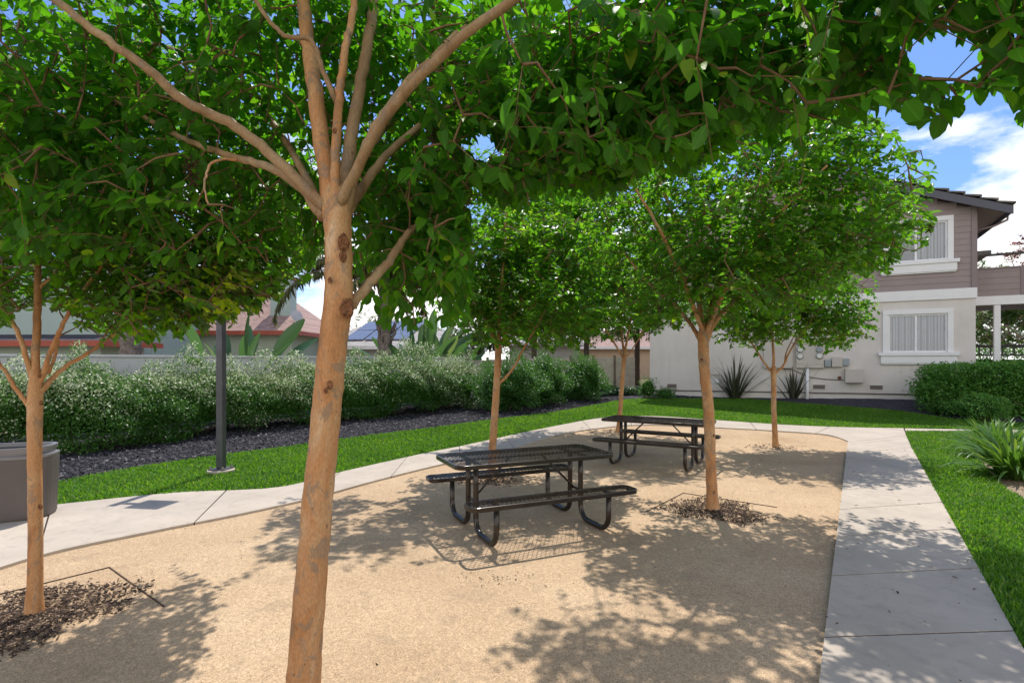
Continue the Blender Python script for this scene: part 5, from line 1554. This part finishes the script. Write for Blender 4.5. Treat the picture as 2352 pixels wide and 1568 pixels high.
def palm(base, h, r, label, seed, nf, L, group=None, aim=()):
    g = np.random.default_rng(seed)
    root = empty('palm_tree', base, 0, label, 'palm tree', 'palms behind the boundary wall')
    mb = MB(); n = 26
    pts = [Vector((base.x + .05 * math.sin(i * .3), base.y, base.z + h * i / n)) for i in range(n + 1)]
    rg = random.Random(seed)
    mb.tube(pts, [r * (1.15 - .3 * i / n + (.12 if i % 2 else 0)) for i in range(n + 1)], 14, True, .22, rg)
    # old leaf bases jutting from the trunk
    for k in range(46):
        z = h * (.45 + .55 * rg.random()); a_ = rg.random() * 6.28
        p = Vector((base.x + math.cos(a_) * r * .8, base.y + math.sin(a_) * r * .8, base.z + z))
        mb.tube([p, p + Vector((math.cos(a_) * .16, math.sin(a_) * .16, .22)), p + Vector((math.cos(a_) * .22, math.sin(a_) * .22, .45))], [.055, .04, .012], 5)
    mb.build('trunk', M['palmtrunk'], root, True, True)
    top = Vector((base.x, base.y, base.z + h))
    az = [(a_, e_, l_) for a_, e_, l_ in aim] + [(6.283 * k / nf + g.normal() * .2, R(10 + 65 * g.random()), L * (.8 + .3 * g.random())) for k in range(nf)]
    rb = MB(); P, D, U = [], [], []
    for a_, e_, l_ in az:
        pts, p, d, u = frond_arrays(top, a_, e_, l_, g, 2.1)
        rb.tube(pts, [.03 * (1 - .85 * i / len(pts)) for i in range(len(pts))], 5, False); P += p; D += d; U += u
    rb.build('frond_stalks', M['palmtrunk'], root, True, True)
    n = len(P)
    leaf_mesh('fronds', M['palmleaf'], np.array([list(x) for x in P]), np.array([list(x) for x in D]), np.array([list(x) for x in U]), .52 * (.6 + .6 * g.random(n)), .055, np.clip(.5 + .22 * g.normal(size=n), 0, 1), FAR, root)
    return root
YP = 20.5
pbse = W(886, 830, YP); pbse.z = hgt(YP)
palm(pbse, CAMH - (645 - HY) / F * YP - pbse.z, .24, 'shaggy palm with drooping feathery fronds rising above the wall', 5, 9, 2.6, aim=((R(178), R(34), 6.0), (R(184), R(24), 5.2), (R(200), R(45), 5.0), (R(170), R(55), 3.6), (R(5), R(25), 2.2), (R(-25), R(40), 2.2)))
p2 = W(300, 830, 17.0); p2.z = hgt(17)
palm(p2, 5.2, .26, 'thick palm trunk showing under the crown of the tree by the bin', 6, 10, 2.4)

def paddle_plant(base, n, L, label, seed, spread=(30, 80), group='bird of paradise plants behind the wall'):
    g = np.random.default_rng(seed)
    root = empty('paddle_leaf_plant', base, 0, label, 'plant', group)
    V, Fc, T_ = [], [], []; st = MB()
    for k in range(n):
        az = g.random() * 6.283; el = R(spread[0] + (spread[1] - spread[0]) * g.random()); l = L * (.65 + .45 * g.random())
        d = Vector((math.cos(az) * math.cos(el), math.sin(az) * math.cos(el), math.sin(el)))
        p0 = Vector(base) + Vector((g.normal() * .15, g.normal() * .15, 0)); p1 = p0 + d * l * .55
        st.tube([p0, p0.lerp(p1, .5), p1], [.035, .028, .018], 6, False)
        sd = d.cross(Vector((0, 0, 1)) + Vector((g.normal() * .4, g.normal() * .4, 0))).normalized(); t0 = len(V); ns = 8
        tt = float(np.clip(.45 + .2 * g.normal(), 0, 1)); nr = sd.cross(d)
        for i in range(ns + 1):
            f = i / ns; wv = .125 * l / L * (L / 2.2) * math.sin(math.pi * min(.985, f * .93 + .05)) ** .7
            q = p1 + d * (l * .5 * f) - Vector((0, 0, .25 * f * f * l * .3))
            V += [q - sd * wv + nr * wv * .35, q, q + sd * wv + nr * wv * .35]; T_ += [tt] * 3
            if i < ns: a_ = t0 + 3 * i; Fc += [(a_, a_ + 1, a_ + 4, a_ + 3), (a_ + 1, a_ + 2, a_ + 5, a_ + 4)]
    np_mesh('leaves', np.array([list(v) for v in V]), np.array(Fc), 4, M['bop'], root, {'tint': np.array(T_)}, True)
    st.build('stalks', M['bop'], root, True, True)
    for ob in root.children:
        if ob.name.startswith('stalks'):
            at = ob.data.attributes.new('tint', 'FLOAT', 'POINT'); at.data.foreach_set('value', np.full(len(ob.data.vertices), .35, dtype=np.float32))
    return root
q = W(545, 830, 16.0); q.z = hgt(16); paddle_plant(q, 16, 3.3, 'tall paddle leaved plant beside the lamp post in front of the sage house', 3, (38, 75))
q = W(965, 830, 21.5); q.z = hgt(21.5); paddle_plant(q, 30, 3.4, 'broad paddle leaved plant next to the shaggy palm', 4, (25, 85))
q = W(1040, 830, 21.8); q.z = hgt(21.8); paddle_plant(q, 16, 2.6, 'lower paddle leaved plant on the far side of the palm', 7, (25, 80))

# ------------------------------------------------------------------ background trees
def back_tree(px, Y, h, r, label, seed, mat=M['back_leaf'], bark=M['dtrunk'], n=700, L=.22, zc=.62, lo=.3, group='trees beyond the court', wob=.5, name='shade_tree'):
    b = Vector(((px - CX) / F * Y, Y, hgt(Y) - .05)); rg = random.Random(seed)
    top = b + Vector((.1, 0, h * .55)); lim = []
    for k in range(6):
        a_ = 6.283 * k / 6 + rg.random(); f = .35 + .25 * rg.random()
        s = b + Vector((0, 0, h * f * .8))
        lim.append(([s, s + Vector((math.cos(a_) * r * .4, math.sin(a_) * r * .4, h * .15)), s + Vector((math.cos(a_) * r * .8, math.sin(a_) * r * .8, h * .33))], .07 * h / 6, .02))
    cl = [((b.x, b.y, b.z + h * zc), (r, r, h * (1 - zc)), n, 30)]
    return make_tree(name, b, ([b, b + Vector((.05, 0, h * .3)), top], [.13 * h / 6, .10 * h / 6, .05]), lim, cl, label, 'tree', group, L, 12, FAR, mat, bark, seed,
                     sub=.45, sprig=.5, sides=6, twig_r=.012, maxd=3, keep=lambda P: P[:, 2] > b.z + h * lo)
back_tree(1225, 25.5, 7.0, 2.1, 'dark tree behind the fence left of the far crape myrtle', 101, n=660)
back_tree(1345, 27.0, 7.5, 2.2, 'dark leafy tree behind the middle of the fence', 102, n=660)
back_tree(1462, 30.0, 8.0, 2.0, 'tall dark tree beyond the fence close to the building', 103, n=520)
back_tree(1100, 30.0, 5.8, 2.0, 'bushy tree behind the broad paddle leaved plants', 104, n=520)
back_tree(725, 60.0, 5.2, 1.6, 'far hazy tree beside the roof with the chimney', 105, n=160, L=.25)
back_tree(840, 44.0, 5.6, 1.9, 'feathery distant tree above the solar panels', 106, n=170, L=.2)
back_tree(2285, 30.0, 6.6, 2.8, 'pale trunked sunlit tree seen under the balcony', 107, bark=M['ptrunk'], n=720, lo=.36)
back_tree(2360, 36.0, 7.5, 3.0, 'bright green tree farther beyond the patio railing', 108, bark=M['ptrunk'], n=640, lo=.2)
back_tree(2200, 42.0, 6.5, 3.0, 'green tree farthest beyond the patio railing', 110, n=600, lo=.15)
back_tree(2385, 33.0, 9.3, 1.5, 'purple leaved tree rising beyond the balcony', 109, mat=M['red_leaf'], n=140, zc=.8, lo=.6)
back_tree(340, 32.0, 7.0, 2.6, 'leafy tree behind the sage green house', 111, n=480)

# ------------------------------------------------------------------ sky, sun, camera
SUN_EL, SUN_AZ = R(60), R(6)          # azimuth from +Y towards +X
w = bpy.data.worlds.new('World'); SC.world = w; w.use_nodes = True
nt = w.node_tree; nt.nodes.clear()
out = nt.nodes.new('ShaderNodeOutputWorld'); bg = nt.nodes.new('ShaderNodeBackground')
sky = nt.nodes.new('ShaderNodeTexSky'); sky.sky_type = 'NISHITA'; sky.sun_disc = False
sky.sun_elevation = SUN_EL; sky.sun_rotation = SUN_AZ; sky.air_density = 1.0; sky.dust_density = .6; sky.ozone_density = 2.0
tc = nt.nodes.new('ShaderNodeTexCoord')
mp = nt.nodes.new('ShaderNodeMapping'); mp.inputs['Scale'].default_value = (1.6, 1.6, 3.6); mp.inputs['Location'].default_value = (.35, .1, .2)
nt.links.new(tc.outputs['Generated'], mp.inputs['Vector'])
cn = nt.nodes.new('ShaderNodeTexNoise'); cn.inputs['Scale'].default_value = 2.1; cn.inputs['Detail'].default_value = 9; cn.inputs['Roughness'].default_value = .58
nt.links.new(mp.outputs[0], cn.inputs['Vector'])
sx = nt.nodes.new('ShaderNodeSeparateXYZ'); nt.links.new(tc.outputs['Generated'], sx.inputs[0])
lowm = N(nt, 'ShaderNodeMapRange'); nt.links.new(sx.outputs[2], lowm.inputs[0])
lowm.inputs[1].default_value = .08; lowm.inputs[2].default_value = .40; lowm.inputs[3].default_value = .17; lowm.inputs[4].default_value = -.10
ad = N(nt, 'ShaderNodeMath', operation='ADD'); nt.links.new(cn.outputs['Fac'], ad.inputs[0]); nt.links.new(lowm.outputs[0], ad.inputs[1])
dp_ = N(nt, 'ShaderNodeVectorMath', operation='DOT_PRODUCT'); nt.links.new(tc.outputs['Generated'], dp_.inputs[0]); dp_.inputs[1].default_value = Vector((.69, .71, .15)).normalized()
cm = N(nt, 'ShaderNodeMapRange'); nt.links.new(dp_.outputs['Value'], cm.inputs[0]); cm.inputs[1].default_value = .975; cm.inputs[2].default_value = .998; cm.inputs[3].default_value = 0; cm.inputs[4].default_value = .15
ad2 = N(nt, 'ShaderNodeMath', operation='ADD'); nt.links.new(ad.outputs[0], ad2.inputs[0]); nt.links.new(cm.outputs[0], ad2.inputs[1])
cl = ramp(nt, ad2.outputs[0], [(.54, (0, 0, 0)), (.66, (1, 1, 1))])
rear_fill = N(nt, 'ShaderNodeMapRange'); nt.links.new(sx.outputs[1], rear_fill.inputs[0])          # unseen bright cloud added opposite the sun to lift the shaded sides
rear_fill.inputs[1].default_value = .10; rear_fill.inputs[2].default_value = -.45; rear_fill.inputs[3].default_value = 0; rear_fill.inputs[4].default_value = 1.0
bel = N(nt, 'ShaderNodeMapRange'); nt.links.new(sx.outputs[2], bel.inputs[0]); bel.inputs[1].default_value = .92; bel.inputs[2].default_value = .45
bk = N(nt, 'ShaderNodeMath', operation='MULTIPLY'); nt.links.new(rear_fill.outputs[0], bk.inputs[0]); nt.links.new(bel.outputs[0], bk.inputs[1])
mxx = N(nt, 'ShaderNodeMath', operation='MAXIMUM'); nt.links.new(cl, mxx.inputs[0]); nt.links.new(bk.outputs[0], mxx.inputs[1])
cc = ramp(nt, cn.outputs['Fac'], [(.4, (7.8, 7.7, 7.6)), (.7, (10.0, 9.7, 9.3))])
deep = mix(nt, 1.0, sky.outputs[0], (.60, .76, 1.0, 1), 'MULTIPLY')
skm = mix(nt, mxx.outputs[0], deep, cc)
nt.links.new(skm, bg.inputs['Color']); bg.inputs['Strength'].default_value = .13
nt.links.new(bg.outputs[0], out.inputs['Surface'])

sl = bpy.data.lights.new('sun', 'SUN'); sl.energy = 3.7; sl.angle = R(.55); sl.color = (1.0, .95, .87)
so = bpy.data.objects.new('sun', sl); COL.objects.link(so)
sd = Vector((math.sin(SUN_AZ) * math.cos(SUN_EL), math.cos(SUN_AZ) * math.cos(SUN_EL), math.sin(SUN_EL)))
so.rotation_euler = (-sd).to_track_quat('-Z', 'Y').to_euler(); so.location = sd * 30

cam = bpy.data.cameras.new('camera'); co = bpy.data.objects.new('camera', cam); COL.objects.link(co)
co.location = (0, 0, CAMH); co.rotation_euler = (R(90), 0, 0)
cam.sensor_width = 36; cam.lens = 36 * F / 2352; cam.shift_y = (HY - 784) / 2352; cam.clip_start = .05; cam.clip_end = 1500
SC.camera = co
vs = SC.view_settings; vs.view_transform = 'Standard'; vs.look = 'None'; vs.exposure = .42; vs.gamma = 1; vs.use_curve_mapping = False
cy = SC.cycles; cy.use_denoising = True; cy.max_bounces = 8; cy.transparent_max_bounces = 8; cy.diffuse_bounces = 4; cy.glossy_bounces = 3; cy.transmission_bounces = 4
cy.sample_clamp_indirect = 6; cy.caustics_reflective = False; cy.caustics_refractive = False
